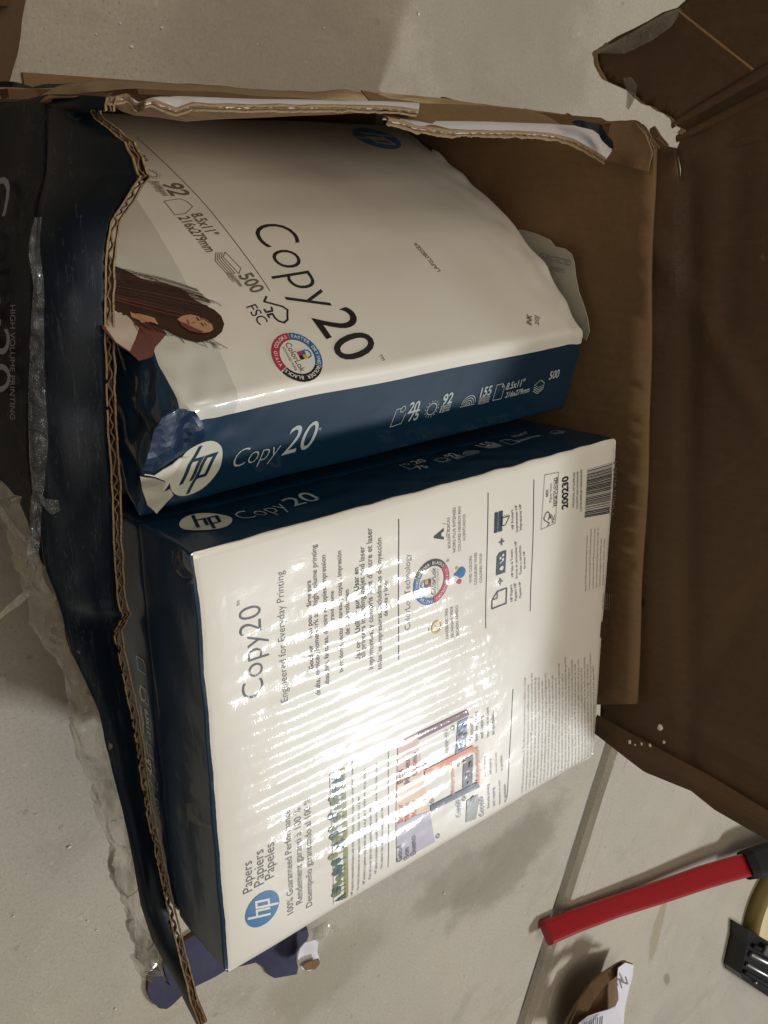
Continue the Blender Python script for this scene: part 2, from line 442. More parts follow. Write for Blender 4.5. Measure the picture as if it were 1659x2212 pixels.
def torn_edge(pts, out_dir, nrm_dir, thick=4.2, period=7.0, depth=2.2, seed=0, back=3.0, rag=1.0):
    """a torn corrugated edge: two ragged liners with the wavy fluting between them"""
    rnd = random.Random(seed)
    bm = bmesh.new()
    n = max(8, int(sum((b - a).length for a, b in zip(pts, pts[1:])) / 1.1))
    P = resample(pts, n)
    T = [(P[min(i + 1, n - 1)] - P[max(i - 1, 0)]).normalized() for i in range(n)]
    def ribbon(off, th, mi, ragged, sd):
        rr = random.Random(sd); rows = []
        for i, p in enumerate(P):
            d = depth * .6 + rag * ragged * (noise.noise(Vector((i * .23, sd * 7.7, 0))) + .7 * noise.noise(Vector((i * .9, sd * 3.3, 5))))
            o = p + nrm_dir * off(i)
            rows.append([bm.verts.new(q * MM) for q in (o - out_dir * back, o + out_dir * d, o + out_dir * d + nrm_dir * th, o - out_dir * back + nrm_dir * th)])
        for i in range(n - 1):
            for k in range(4):
                f = bm.faces.new((rows[i][k], rows[i][(k + 1) % 4], rows[i + 1][(k + 1) % 4], rows[i + 1][k])); f.material_index = mi
        bm.faces.new(rows[0]).material_index = mi; bm.faces.new(list(reversed(rows[-1]))).material_index = mi
    ribbon(lambda i: .15 + .3 * noise.noise(Vector((i * .11, seed, 1))), .75, 0, 1.0, seed + 1)
    ribbon(lambda i: -thick - .5 + .5 * noise.noise(Vector((i * .13, seed, 9))), .75, 0, 1.2, seed + 2)
    ph = [0.0]
    for i in range(1, n): ph.append(ph[-1] + (P[i] - P[i - 1]).length / period * 2 * math.pi * (1 + .7 * noise.noise(Vector((i * .07, seed, 3)))))
    ribbon(lambda i: -thick / 2 + .1 + (thick / 2 - .5) * math.sin(ph[i]) * (.75 + .5 * noise.noise(Vector((i * .04, seed, 6)))) + .5 * noise.noise(Vector((i * .3, seed, 8))), .55, 1, 1.2, seed + 3)
    bmesh.ops.recalc_face_normals(bm, faces=list(bm.faces))
    return bm

# ------------------------------------------------------------------ flat printing laid on a curved face
class Face:
    """F(p, q) -> mm point; p x q points out of the face"""
    def __init__(s, F, loc): s.F = F; s.loc = loc
    def nrm(s, p, q):
        o = s.F(p, q); a = s.F(p + .5, q) - o; b = s.F(p, q + .5) - o
        return a.cross(b).normalized()
    def inv(s, u, v, p=120.0, q=60.0):
        for _ in range(12):
            x, y = project(s.F(p, q)); x1, y1 = project(s.F(p + .5, q)); x2, y2 = project(s.F(p, q + .5))
            a, b, c, d = (x1 - x) * 2, (x2 - x) * 2, (y1 - y) * 2, (y2 - y) * 2
            det = a * d - b * c; ex_, ey_ = u - x, v - y
            if abs(det) < 1e-4 or abs(ex_) + abs(ey_) < .02: break
            p += max(-80, min(80, (d * ex_ - b * ey_) / det)); q += max(-80, min(80, (a * ey_ - c * ex_) / det))
        return Vector((p, q))

_tc = {}
def glyphs(txt, weight=0.0, shear=0.0, spacing=1.0):
    key = (txt, weight, shear, spacing)
    if key in _tc: return _tc[key]
    cu = bpy.data.curves.new('type', 'FONT'); cu.body = txt; cu.size = 1.0; cu.offset = weight; cu.shear = shear
    cu.space_character = spacing; cu.resolution_u = 4; cu.fill_mode = 'FRONT'
    ob = bpy.data.objects.new('type', cu)
    me = bpy.data.meshes.new_from_object(ob)
    V = [(v.co.x, v.co.y) for v in me.vertices]; Fs = [tuple(p.vertices) for p in me.polygons]
    # drop back-facing duplicates
    bpy.data.objects.remove(ob); bpy.data.curves.remove(cu); bpy.data.meshes.remove(me)
    _tc[key] = (V, Fs); return _tc[key]

class Print:
    def __init__(s, face, base=.22): s.f = face; s.base = base; s.items = []; s.mats = []
    def mi(s, m):
        if m not in s.mats: s.mats.append(m)
        return s.mats.index(m)
    def poly(s, pts, m, layer=0): s.items.append(([Vector(p) for p in pts], [tuple(range(len(pts)))], s.mi(m), layer))
    def pxpoly(s, pts, m, layer=0): s.poly([s.f.inv(*p) for p in pts], m, layer)
    def line(s, a, b, w, m, layer=0):
        a, b = Vector(a), Vector(b); d = (b - a).normalized(); n_ = Vector((-d.y, d.x)) * w / 2
        s.poly([a - n_, b - n_, b + n_, a + n_], m, layer)
    def path(s, pts, w, m, layer=0, closed=False):
        pts = [Vector(p) for p in pts]
        if closed: pts = pts + [pts[0]]
        for a, b in zip(pts, pts[1:]):
            d = (b - a).normalized() * w * .3; s.line(a - d, b + d, w, m, layer)
    def pxline(s, a, b, w, m, layer=0): s.line(s.f.inv(*a), s.f.inv(*b), w, m, layer)
    def disc(s, c, r, m, layer=0, n=28, ry=None):
        ry = ry or r; s.poly([(c[0] + r * math.cos(k * 2 * math.pi / n), c[1] + ry * math.sin(k * 2 * math.pi / n)) for k in range(n)], m, layer)
    def ring(s, c, r0, r1, a0, a1, m, layer=0):
        n = max(4, int(abs(a1 - a0) / .22))
        V = []; 
        for k in range(n + 1):
            t = a0 + (a1 - a0) * k / n
            V += [Vector((c[0] + r0 * math.cos(t), c[1] + r0 * math.sin(t))), Vector((c[0] + r1 * math.cos(t), c[1] + r1 * math.sin(t)))]
        s.items.append((V, [(2 * k, 2 * k + 1, 2 * k + 3, 2 * k + 2) for k in range(n)], s.mi(m), layer))
    def text(s, txt, a, b, m, weight=0.0, shear=0.0, layer=0, hs=None, spacing=1.0, ks=1.15):
        """baseline runs from a to b (face mm); hs = letter size in mm, else proportional"""
        V, Fs = glyphs(txt, weight, shear, spacing)
        if not V: return
        a, b = Vector(a), Vector(b); d = b - a
        x0 = min(v[0] for v in V); x1 = max(v[0] for v in V)
        kx = d.length / (x1 - x0); ky = hs if hs else kx * ks
        e = d.normalized(); n_ = Vector((-e.y, e.x))
        s.items.append(([a + e * (x - x0) * kx + n_ * y * ky for x, y in V], Fs, s.mi(m), layer))
    def pxtext(s, txt, a, b, m, **k): s.text(txt, s.f.inv(*a), s.f.inv(*b), m, **k)
    def arc_text(s, txt, c, r, a_mid, size, m, layer=0, weight=.02, inward=False):
        adv = size * .68 / r; n = len(txt)
        for k, ch in enumerate(txt):
            if ch == ' ': continue
            t = a_mid + (k - (n - 1) / 2) * adv * (1 if inward else -1)
            V, Fs = glyphs(ch, weight)
            e = Vector((-math.sin(t), math.cos(t))) * (1 if inward else -1); n_ = Vector((-e.y, e.x))
            cx_ = (min(v[0] for v in V) + max(v[0] for v in V)) / 2
            o = Vector((c[0] + r * math.cos(t), c[1] + r * math.sin(t))) - n_ * size * .36
            s.items.append(([o + e * (x - cx_) * size + n_ * y * size for x, y in V], Fs, s.mi(m), layer))
    def build(s, name, parent, step=5):
        bm = bmesh.new(); lay = {}
        L = bm.verts.layers.float.new('ly'); la = bm.verts.layers.float_vector.new('loc')
        for V, Fs, mi, layer in s.items:
            vs_ = [bm.verts.new((v.x, v.y, 0)) for v in V]
            for f in Fs:
                try: g = bm.faces.new([vs_[i] for i in f])
                except ValueError: continue
                g.material_index = mi
            for v in vs_: v[L] = float(layer)
        bmesh.ops.triangulate(bm, faces=[f for f in bm.faces if len(f.verts) > 3])
        for _ in range(5):
            es = [e for e in bm.edges if e.calc_length() > step]
            if not es: break
            bmesh.ops.subdivide_edges(bm, edges=es, cuts=1)
            bmesh.ops.triangulate(bm, faces=[f for f in bm.faces if len(f.verts) > 3])
        bmesh.ops.delete(bm, geom=[v for v in bm.verts if not v.link_faces], context='VERTS')
        bm.normal_update()
        bad = [f for f in bm.faces if f.normal.z < 0]
        bmesh.ops.reverse_faces(bm, faces=bad)
        co = {}
        for v in bm.verts:
            p, q = v.co.x, v.co.y
            v[la] = s.f.loc(p, q)
            co[v] = (s.f.F(p, q) + s.f.nrm(p, q) * (s.base + .16 * v[L])) * MM
        for v, c in co.items(): v.co = c
        o = link(name, bm, s.mats, parent, smooth=True); s.items = []; s.mats = []
        return o

def rot2(v, a): return Vector((v[0] * math.cos(a) - v[1] * math.sin(a), v[0] * math.sin(a) + v[1] * math.cos(a)))

def round_logo(P, c, r, ang, disc_m, let_m, rx=1.0, layer=0):
    """round badge with slanted lower-case h and p whose stems run off the disc"""
    c = Vector(c)
    n = 40
    P.poly([c + rot2((r * rx * math.cos(k * 2 * math.pi / n), r * math.sin(k * 2 * math.pi / n)), ang) for k in range(n)], disc_m, layer)
    sl = .36
    def q(x, y): return c + rot2(((x + sl * y) * r * rx, y * r), ang)
    def bar(x0, x1, y0, y1): P.poly([q(x0, y0), q(x1, y0), q(x1, y1), q(x0, y1)], let_m, layer + 1)
    t = .145
    bar(-.46, -.46 + t, -.42, .90)       # h stem
    bar(-.46 + t, -.08, .30, .30 + t * .85)
    bar(-.08, -.08 + t, -.42, .30 + t * .85)
    bar(.10, .10 + t, -.92, .42)         # p stem
    bar(.10 + t, .46, .30, .30 + t * .85)
    bar(.10 + t, .46, -.42, -.42 + t * .85)
    bar(.46, .46 + t, -.42, .30 + t * .85)

# ------------------------------------------------------------------ ream geometry
class Ream:
    """box-shaped pack given by its face corners; a along 279, b along 216, c = depth below the face (mm)"""
    def __init__(s, O, U, V, D0, D1, T=50.0, disp=None, L=279.0, B=216.0):
        s.O, s.U, s.V, s.D0, s.D1, s.T, s.L, s.B = O, U, V, D0, D1, T, L, B; s.disp = disp
    def M(s, a, b, c):
        p = s.O + s.U * (a / s.L) + s.V * (b / s.B)
        d = s.D0.lerp(s.D1, a / s.L)
        p = p + d * (c / s.T)
        if s.disp: p = p + s.disp(a, b, c)
        return p
    def body(s, name, mat, parent, r=3.0, n=(72, 56, 14), locf=None):
        bm = bmesh.new(); la = bm.verts.layers.float_vector.new('loc')
        dims = (s.L, s.B, s.T); idx = {}
        def vert(i, j, k):
            key = (i, j, k)
            if key in idx: return idx[key]
            x = [i / n[0] * dims[0], j / n[1] * dims[1], k / n[2] * dims[2]]
            # pull the lattice towards the borders so the round edges get rows of their own
            inner = [min(max(x[m], r), dims[m] - r) for m in range(3)]
            d = Vector([x[m] - inner[m] for m in range(3)])
            if d.length > 1e-6:
                # cube shell -> rounded
                mx = max(abs(d.x), abs(d.y), abs(d.z)); d = d.normalized() * mx
            y = Vector(inner) + d
            v = bm.verts.new(s.M(y.x, y.y, y.z) * MM)
            v[la] = locf(y) if locf else (y.x, y.y, y.z)
            idx[key] = v; return v
        def grid(fn, na, nb, flip):
            for i in range(na):
                for j in range(nb):
                    q = [fn(i, j), fn(i + 1, j), fn(i + 1, j + 1), fn(i, j + 1)]
                    bm.faces.new(q if not flip else list(reversed(q)))
        # non-uniform index spacing at borders
        grid(lambda i, j: vert(i, j, 0), n[0], n[1], False); grid(lambda i, j: vert(i, j, n[2]), n[0], n[1], True)
        grid(lambda i, j: vert(i, 0, j), n[0], n[2], True); grid(lambda i, j: vert(i, n[1], j), n[0], n[2], False)
        grid(lambda i, j: vert(0, i, j), n[1], n[2], False); grid(lambda i, j: vert(n[0], i, j), n[1], n[2], True)
        bmesh.ops.recalc_face_normals(bm, faces=list(bm.faces))
        return link(name, bm, [mat], parent, smooth=True)

UPV = Vector((0, 0, 1))
def pw(pts, ax, c): return [at(u, v, ax, c) for u, v in pts]

# =================================================================== STRUCTURE: floor
def build_floor():
    jl = [at(1309.5, 1603, 2, 0), at(1117, 2212, 2, 0)]
    d = (jl[1] - jl[0]).normalized(); nr = Vector((d.y, -d.x, 0))
    if nr.x < 0: nr = -nr      # towards the far slab
    a = jl[0] - d * 9000; b = jl[0] + d * 9000
    prof = [(-9000, 0), (-2, 0), (0, -1.5), (0.5, -14), (26, -14), (29, -8), (34, -1.5), (38, 0), (56, -.8), (58, 0), (9000, 0)]
    bm = bmesh.new(); N = 120; rows = []
    for i in range(N + 1):
        t = i / N; tt = (2 * t - 1); p = jl[0] + d * (9000 * tt ** 3 if abs(tt) < 1 else 9000 * tt)
        rows.append([bm.verts.new((p + nr * (x + (noise.noise(p * .02 + Vector((x, 0, 0))) * .8 if abs(x) < 100 else 0)) + Vector((0, 0, z))) * MM) for x, z in prof])
    for i in range(N):
        for j in range(len(prof) - 1):
            f = bm.faces.new((rows[i][j], rows[i][j + 1], rows[i + 1][j + 1], rows[i + 1][j]))
            if j in (2, 3): f.material_index = 1
    bmesh.ops.recalc_face_normals(bm, faces=list(bm.faces))
    bm.normal_update()
    if sum(f.normal.z * f.calc_area() for f in bm.faces) < 0: bmesh.ops.reverse_faces(bm, faces=list(bm.faces))
    o = link('floor', bm, ['concrete', 'joint']); o['kind'] = 'structure'
build_floor()

# =================================================================== CARTON
box = root('cardboard_box', (100, 0, 0), 'large torn open dark blue carton with kraft brown inside, holding the wrapped reams', 'cardboard box')

TORN = [(233, 210), (229, 229), (230, 240), (221, 232), (203, 230), (197, 241), (206, 256), (221, 268), (239, 280), (255, 297), (272, 307), (277, 322), (289, 339), (294, 361), (298, 376), (305, 381), (289, 403), (279, 420), (267, 440), (253, 459), (241, 479), (238, 503), (233, 533), (229, 565), (229, 601), (228, 650), (228, 739), (231, 800), (231, 849), (233, 911), (236, 953), (241, 1015), (244, 1076), (245, 1137), (248, 1199), (251, 1245), (254, 1290), (259, 1315), (266, 1327), (256, 1350), (246, 1363), (257, 1421), (269, 1476), (284, 1547), (296, 1614), (305, 1689), (317, 1760), (330, 1818), (344, 1881), (363, 1965), (382, 2040), (399, 2107), (413, 2165), (425, 2195), (432, 2212)]
OUTER = [(104, 204), (104, 300), (100, 380), (84, 440), (77, 503), (74, 601), (72, 678), (66, 800), (62, 900), (64, 1000), (72, 1046), (85, 1130), (98, 1229), (123, 1290), (161, 1425), (211, 1522), (236, 1643), (269, 1768), (290, 1873), (307, 1977), (330, 2035), (355, 2080), (395, 2150), (424, 2200)]

torn3 = [at(u + 2, v, 0, -6.0 + 3 * math.sin(v * .004)) for u, v in TORN]
outer3 = [at(u, v, 2, 170.0) for u, v in OUTER]
# match both polylines by photo height so rows stay level
def by_v(px, pts, vals):
    out = []
    for v in vals:
        k = 0
        while k < len(px) - 2 and px[k + 1][1] < v: k += 1
        d = px[k + 1][1] - px[k][1]
        out.append(pts[k].lerp(pts[k + 1], min(1, max(0, (v - px[k][1]) / d if d else 0))))
    return out
tm = [(max(p[1], 210 + i * .01)) for i, p in enumerate(TORN)]
mono = [TORN[0]] ; mono3 = [torn3[0]]
for p, q in zip(TORN[1:], torn3[1:]):
    mono.append(p); mono3.append(q)
rowsv = [p[1] for p in TORN]
inner_rows = torn3
outer_rows = by_v(OUTER, outer3, [204 + (v - 210) * (2200 - 204) / (2212 - 210) for v in rowsv])
bm = bmesh.new(); NB = 14; grid = []
for a, b in zip(inner_rows, outer_rows):
    row = []
    for j in range(NB):
        t = j / (NB - 1); p = a.lerp(b, t)
        p = p + Vector((-.5, 0, .8)) * (4.5 * math.sin(math.pi * t)) + UPV * 1.6 * noise.noise(p * .02) * math.sin(math.pi * t) - UPV * 2.2 * max(0, .22 - abs(noise.noise(Vector((p.x * .05, p.y * .018, 2.0))))) * math.sin(math.pi * t) * 4
        row.append(bm.verts.new(p * MM))
    grid.append(row)
for i in range(len(grid) - 1):
    for j in range(NB - 1):
        f = bm.faces.new((grid[i][j], grid[i][j + 1], grid[i + 1][j + 1], grid[i + 1][j]))
        f.material_index = 0
bm.normal_update()
if sum(f.normal.z for f in bm.faces) < 0: bmesh.ops.reverse_faces(bm, faces=list(bm.faces))
refine(bm, 10, 2)
solid(bm, 3.6, 1, 2)
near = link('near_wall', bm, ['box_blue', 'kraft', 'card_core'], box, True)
near['label'] = 'bowed dark blue near wall torn along its top'
link('torn_edge', torn_edge(torn3, Vector((-.25, 0, .97)).normalized(), Vector((-.97, 0, -.25)).normalized(), 2.7, 7.0, 1.0, 3), ['kraft_edge', 'flute'], near)

# lower blue wall with the lettering, folding down from the bowed strip
top = by_v(OUTER, outer3, [204 + i * (1222 - 204) / 30 for i in range(31)])
low = []
for i, p in enumerate(top):
    q = Vector((p.x - 3, p.y, 45)); low.append(q)
e_dir = (at(0, 1090, 0, top[-1].x - 1) - top[-1])
low[-1] = top[-1] + e_dir * (125 / max(1, -e_dir.z)); low[-1].z = 45
low[-2] = low[-2].lerp(low[-1], .3)
bm = strip_grid(top, low, 90, 30, 1.5, 24, 5, up=Vector((-1, 0, 0)))
solid(bm, 3.6, 1, 2)
lw = link('side_panel', bm, ['box_blue_worn', 'kraft', 'card_core'], box, True)
lw['label'] = 'scuffed blue side with grey lettering'

def sface(p, q):  # q up the wall, p along world -y .. lettering runs down the photo
    y = 172 - p
    k = max(0, min(29.999, (p) / 202 * 30)); i = int(k)
    # find x on the top line for this y
    x = top[0].x
    for a, b in zip(top, top[1:]):
        if (a.y - y) * (b.y - y) <= 0 and abs(a.y - b.y) > 1e-6:
            x = a.x + (b.x - a.x) * (a.y - y) / (a.y - b.y); break
    return Vector((x - 3 * q / 125 - 1.2, y, 170 - q))
# text reading down the photo: letters' tops to the photo's right (up the wall)
SF = Face(lambda p, q: sface(p, -q), lambda p, q: (p, q, 0))
P = Print(SF, 1.5)
P.pxtext('HIGH VOLUME PRINTING', (30, 660), (30, 905), 'silver_ink', weight=-.004, hs=8.0)
P.pxtext('Copy20', (-20, 400), (-20, 850), 'silver_ink', weight=-.006, hs=40)
P.build('lettering', lw)

# left wall (photo top): crushed layers
lwall_top = [at(u, v, 1, 176) for u, v in [(60, 206), (240, 214), (450, 222), (830, 232), (1180, 262)]]
lw_top = [at(u, v, 1, 178) for u, v in [(20, 214), (240, 218), (450, 222), (830, 234), (1060, 248), (1250, 268), (1340, 276)]]
lw_bot = [Vector((-5, 180, 1)), Vector((60, 186, 1)), Vector((130, 190, 1)), Vector((200, 194, 1)), Vector((287, 196, 1))]
bm = strip_grid(lw_top, lw_bot, 40, 22, 2.0, 16, 8, up=Vector((0, -1, 0)))
solid(bm, 4, 1, 2)
left = link('left_wall', bm, ['kraft', 'box_blue', 'card_core'], box)
# crushed outer kraft layers along the top of that wall
up_px = [(-10, 189), (40, 188), (60, 190), (120, 188), (150, 180), (190, 178), (320, 180), (410, 181), (500, 188), (650, 196), (830, 200), (960, 213), (1040, 225), (1140, 236), (1230, 248), (1262, 262)]
lo_px = [(-10, 212), (60, 212), (120, 207), (160, 204), (200, 200), (300, 192), (410, 196), (500, 202), (650, 212), (830, 223), (960, 236), (1040, 246), (1140, 256), (1230, 264), (1258, 268)]
A_ = [at(u, v, 1, 184) for u, v in up_px]; B_ = [at(u, v, 1, 179) for u, v in lo_px]
bm = strip_grid(A_, B_, 140, 7, 2.4, 60, 11, up=Vector((0, -.6, 1)), belly=1.0)
solid(bm, 2.2, 0, 1)
fl = link('outer_flap', bm, ['kraft_edge', 'card_core'], box)
A2 = [at(u, v, 1, 186) for u, v in [(300, 186), (410, 187), (520, 196), (660, 203), (830, 207), (960, 219), (1060, 232)]]
B2 = [at(u, v, 1, 182) for u, v in [(300, 190), (410, 191), (520, 199), (660, 206), (830, 211), (960, 224), (1060, 236)]]
bm = strip_grid(A2, B2, 90, 4, 2.0, 70, 12, up=Vector((0, -.6, 1)), belly=1.2); solid(bm, 1.2, 0, 0)
link('flap_layer', bm, ['flute'], fl)
A3 = [at(u, v, 1, 190) for u, v in [(-20, 184), (30, 185), (52, 190), (70, 196), (100, 190), (150, 185), (182, 186)]]
B3 = [at(u, v, 1, 180) for u, v in [(-20, 208), (30, 207), (60, 208), (80, 207), (110, 205), (150, 203), (190, 202)]]
bm = strip_grid(A3, B3, 50, 5, 2.5, 50, 14, up=Vector((0, -.6, 1)), belly=2); solid(bm, 1.5, 0, 0)
link('flap_layer', bm, ['box_blue_worn'], fl)

# first inner flap: white face outside, kraft inside, torn corrugated lip leaning over the upper ream
t1 = [(233, 214), (246, 216), (262, 211), (276, 208), (282, 214), (290, 228), (300, 230), (312, 224), (330, 220), (345, 226), (360, 232), (382, 240), (396, 234), (415, 227), (450, 227), (500, 228), (540, 229), (600, 228), (660, 229), (720, 229), (780, 230), (830, 231), (870, 234), (904, 239)]
w1 = [(240, 216), (262, 214), (300, 226), (320, 222), (338, 216), (382, 212), (450, 214), (540, 217), (660, 219), (780, 222), (870, 224), (906, 226)]
k1 = [(236, 222), (260, 240), (290, 250), (345, 254), (400, 262), (470, 258), (560, 254), (680, 249), (790, 244), (870, 242), (906, 242)]
T1 = [at(u, v + (3 if u > 420 else 0), 2, 214 if u > 300 else 200) for u, v in t1]
Wt = [at(u, v - 4, 2, 206 if u > 300 else 192) for u, v in w1]
K1 = [at(u, v, 2, 186) for u, v in k1]
bm = strip_grid(Wt, T1, 110, 5, .8, 40, 21, up=Vector((0, .5, 1)), belly=.8); solid(bm, .6, 0, 0)
f1 = link('inner_flap', bm, ['box_white'], box); f1['label'] = 'inner flap with white printed face and torn lip'
bm = strip_grid(T1, K1, 110, 7, 1.0, 40, 22, up=Vector((0, -.7, .4))); solid(bm, .6, 0, 0)
link('kraft_liner', bm, ['kraft'], f1)
link('torn_edge', torn_edge(T1, Vector((-.1, -.45, .6)).normalized(), Vector((0, .9, .45)).normalized(), 1.5, 5.5, .3, 31, .6, .6), ['kraft_edge', 'flute'], f1)
# brown lip and shade gap under it
k2 = [(243, 252), (290, 254), (345, 262), (400, 268), (470, 264), (560, 260), (680, 255), (790, 249), (860, 246)]
# second inner flap
t2 = [(838, 260), (870, 266), (900, 278), (950, 283), (980, 287), (1040, 287), (1130, 289), (1180, 292), (1205, 296), (1240, 306), (1265, 320), (1290, 334), (1308, 346)]
w2 = [(826, 256), (870, 257), (955, 261), (1060, 263), (1180, 267), (1240, 272), (1280, 281), (1305, 298), (1322, 322)]
T2 = [at(u, v, 2, 214) for u, v in t2]; W2 = [at(u, v, 2, 205) for u, v in w2]
bm = strip_grid(W2, T2, 100, 5, .8, 40, 25, up=Vector((0, .5, 1)), belly=1.0); solid(bm, .6, 0, 0)
f2 = link('inner_flap', bm, ['box_white'], box); f2['label'] = 'second inner flap, white, ending in a crushed blue corner'
K2 = [p + Vector((6, 14, -26)) for p in T2]
bm = strip_grid(T2, K2, 80, 6, 1.0, 40, 26, up=Vector((0, -.7, .4))); solid(bm, .6, 0, 0)
link('kraft_liner', bm, ['kraft'], f2)
link('torn_edge', torn_edge(T2, Vector((.1, -.6, .3)).normalized(), Vector((0, .8, .5)).normalized(), 1.7, 5.5, .3, 33, .6, .6), ['kraft_edge', 'flute'], f2)
bm = sheet_poly([at(u, v, 2, 222) for u, v in [(1240, 262), (1252, 258), (1290, 268), (1312, 284), (1322, 304), (1323, 322), (1314, 318), (1300, 296), (1282, 280), (1250, 272)]], 3, 4, 90, 3, up=UPV); solid(bm, .7, 0, 0)
link('crushed_corner', bm, ['box_blue'], f2)

# far wall (photo right) and its lid flap
FX = 297.0
wall = [(1412, 322), (1410, 400), (1406, 500), (1402, 700), (1396, 1000), (1388, 1200), (1380, 1350), (1374, 1520)]
pts = pw(wall, 0, FX - 4) + [Vector((FX - 4, -205, 180)), Vector((FX - 4, -206, 1)), Vector((FX - 4, 199, 1)), Vector((FX - 4, 176, 190))] + pw([(1309, 264), (1330, 262), (1364, 260), (1384, 276), (1402, 300)], 0, FX - 4)
bm = sheet_poly(pts, 16, 3.0, 14, 41, up=Vector((-1, 0, 0))); solid(bm, 2.6, 0, 1)
far = link('far_wall', bm, ['kraft', 'kraft'], box, True)
link('torn_edge', torn_edge(pw([(1309, 264), (1330, 262), (1364, 260), (1384, 276), (1402, 300), (1412, 322)], 0, FX - 4), Vector((0, .3, 1)).normalized(), Vector((-1, 0, 0)), 3.4, 6.5, 1.2, 44), ['kraft_edge', 'flute'], far)
# crumpled tabs at the torn corner
for tab, x in (([(1318, 266), (1364, 262), (1392, 290), (1405, 330), (1398, 370), (1330, 352), (1308, 348)], FX - 9),
               ([(1402, 278), (1412, 272), (1424, 290), (1440, 312), (1436, 318), (1404, 302)], FX + 2)):
    bm = sheet_poly(pw(tab, 0, x), 5, 5.0, 60, 45, up=Vector((-1, 0, 0))); solid(bm, 1.4, 0, 1)
    link('crumpled_tab', bm, ['kraft', 'kraft_edge'], far)

def lean(u, v):    # the lid flap rises from the wall's fold and tips slightly away
    p = at(u, v, 0, FX + 2)
    n_ = Vector((-1, 0, .10)).normalized(); return atp(u, v, Vector((FX + 2, 0, 245)), n_)
lid = [(1294, 1579), (1340, 1617), (1370, 1636), (1404, 1664), (1440, 1678), (1470, 1688), (1504, 1704), (1530, 1718), (1554, 1744), (1600, 1772), (1659, 1804), (1720, 1836),
       (1720, -60), (1500, -30), (1479, 0), (1462, 16), (1430, 26), (1400, 44), (1370, 60), (1334, 77), (1310, 92), (1282, 115), (1284, 135), (1292, 152), (1304, 172), (1330, 184), (1359, 197), (1372, 212), (1389, 225), (1405, 228), (1420, 240), (1434, 245), (1442, 251), (1449, 256), (1454, 270), (1464, 273), (1474, 278), (1466, 288), (1459, 294), (1468, 300), (1470, 308), (1466, 322), (1472, 340), (1470, 365), (1467, 382),
       (1463, 382), (1460, 352), (1462, 334), (1458, 320), (1447, 317), (1439, 316), (1428, 306), (1416, 298), (1400, 300), (1396, 330), (1386, 1300), (1300, 1400)]
bm = sheet_poly([lean(u, v) for u, v in lid], 6, 3.0, 11, 51, up=Vector((-1, 0, 0)))
# crease lines pressed in the board
cr = [(lean(1486, 380), lean(1484, 1640), 2.4), (lean(1440, 700), lean(1700, 640), 1.6), (lean(1400, 500), lean(1640, 900), -1.5), (lean(1500, 1500), lean(1700, 1200), 1.8), (lean(1470, 1560), lean(1700, 1690), -2.0), (lean(1600, 300), lean(1560, 700), 1.5), (lean(1500, 262), lean(1700, 150), 4.0), (lean(1486, 330), lean(1700, 220), -4.0)]
for v in bm.verts:
    p = v.co / MM
    for a, b, h in cr:
        ab = b - a; t = max(0, min(1, (p - a).dot(ab) / ab.length_squared)); dd = (p - a - ab * t).length
        v.co.x += h * MM * math.exp(-(dd / 7) ** 2)
solid(bm, 4, 0, 1)
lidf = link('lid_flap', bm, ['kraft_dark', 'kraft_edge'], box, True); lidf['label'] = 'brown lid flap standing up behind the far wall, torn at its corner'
def edge_on(pxs, seed, out, dep=1.0): link('torn_edge', torn_edge([lean(u, v) for u, v in pxs], out, Vector((-1, 0, 0)), 3.4, 6.8, dep, seed), ['kraft_edge', 'card_core'], lidf)
edge_on(lid[0:12], 61, Vector((0, -1, 0)), .6)
edge_on(lid[20:38], 62, Vector((0, .3, -.9)).normalized(), .4)
# folded remnant of the side wall along that lower border
bm = strip_grid([lean(u, v) + Vector((-3, 0, 0)) for u, v in [(1296, 1540), (1404, 1600), (1540, 1672), (1659, 1742), (1720, 1780)]],
                [lean(u, v) + Vector((-6, 0, 0)) for u, v in [(1294, 1577), (1404, 1660), (1504, 1700), (1554, 1740), (1659, 1800), (1720, 1832)]], 50, 7, 2.4, 30, 71, up=Vector((-1, 0, 0)), belly=3)
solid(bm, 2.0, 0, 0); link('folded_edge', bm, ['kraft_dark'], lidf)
# crease ridge strips near the top right
for k, (a, b) in enumerate((((1452, 262), (1690, 118)), ((1462, 292), (1690, 176)), ((1480, 330), (1690, 262)))):
    A = [lean(a[0] + (b[0] - a[0]) * t / 12, a[1] + (b[1] - a[1]) * t / 12) for t in range(13)]
    B = [lean(a[0] + (b[0] - a[0]) * t / 12, a[1] + (b[1] - a[1]) * t / 12 + 16 + t) for t in range(13)]
    bm = strip_grid(A, B, 40, 6, 1.0, 40, 80 + k, up=Vector((-1, 0, 0)), belly=1.0); solid(bm, 1.5, 0, 0)
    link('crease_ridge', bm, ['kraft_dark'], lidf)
# clear tape over the lid's torn corner
bm = strip_grid([lean(u, v) + Vector((-5, 0, 0)) for u, v in [(1298, 118), (1340, 92), (1400, 58), (1450, 30), (1482, 20)]],
                [lean(u, v) + Vector((-5, 0, 0)) for u, v in [(1310, 118), (1360, 118), (1420, 90), (1462, 60), (1486, 24)]], 40, 7, 2.5, 60, 91, up=Vector((-1, 0, 0)), belly=2)
solid(bm, .3, 0, 0); link('packing_tape', bm, ['tape'], lidf)
bm = sheet_poly([lean(u, v) + Vector((-6, 0, 0)) for u, v in [(1362, 170), (1380, 168), (1392, 186), (1386, 214), (1372, 238), (1364, 232), (1368, 204)]], 4, 3, 60, 5, up=Vector((-1, 0, 0)))
solid(bm, .3, 0, 0); link('packing_tape', bm, ['tape'], lidf)
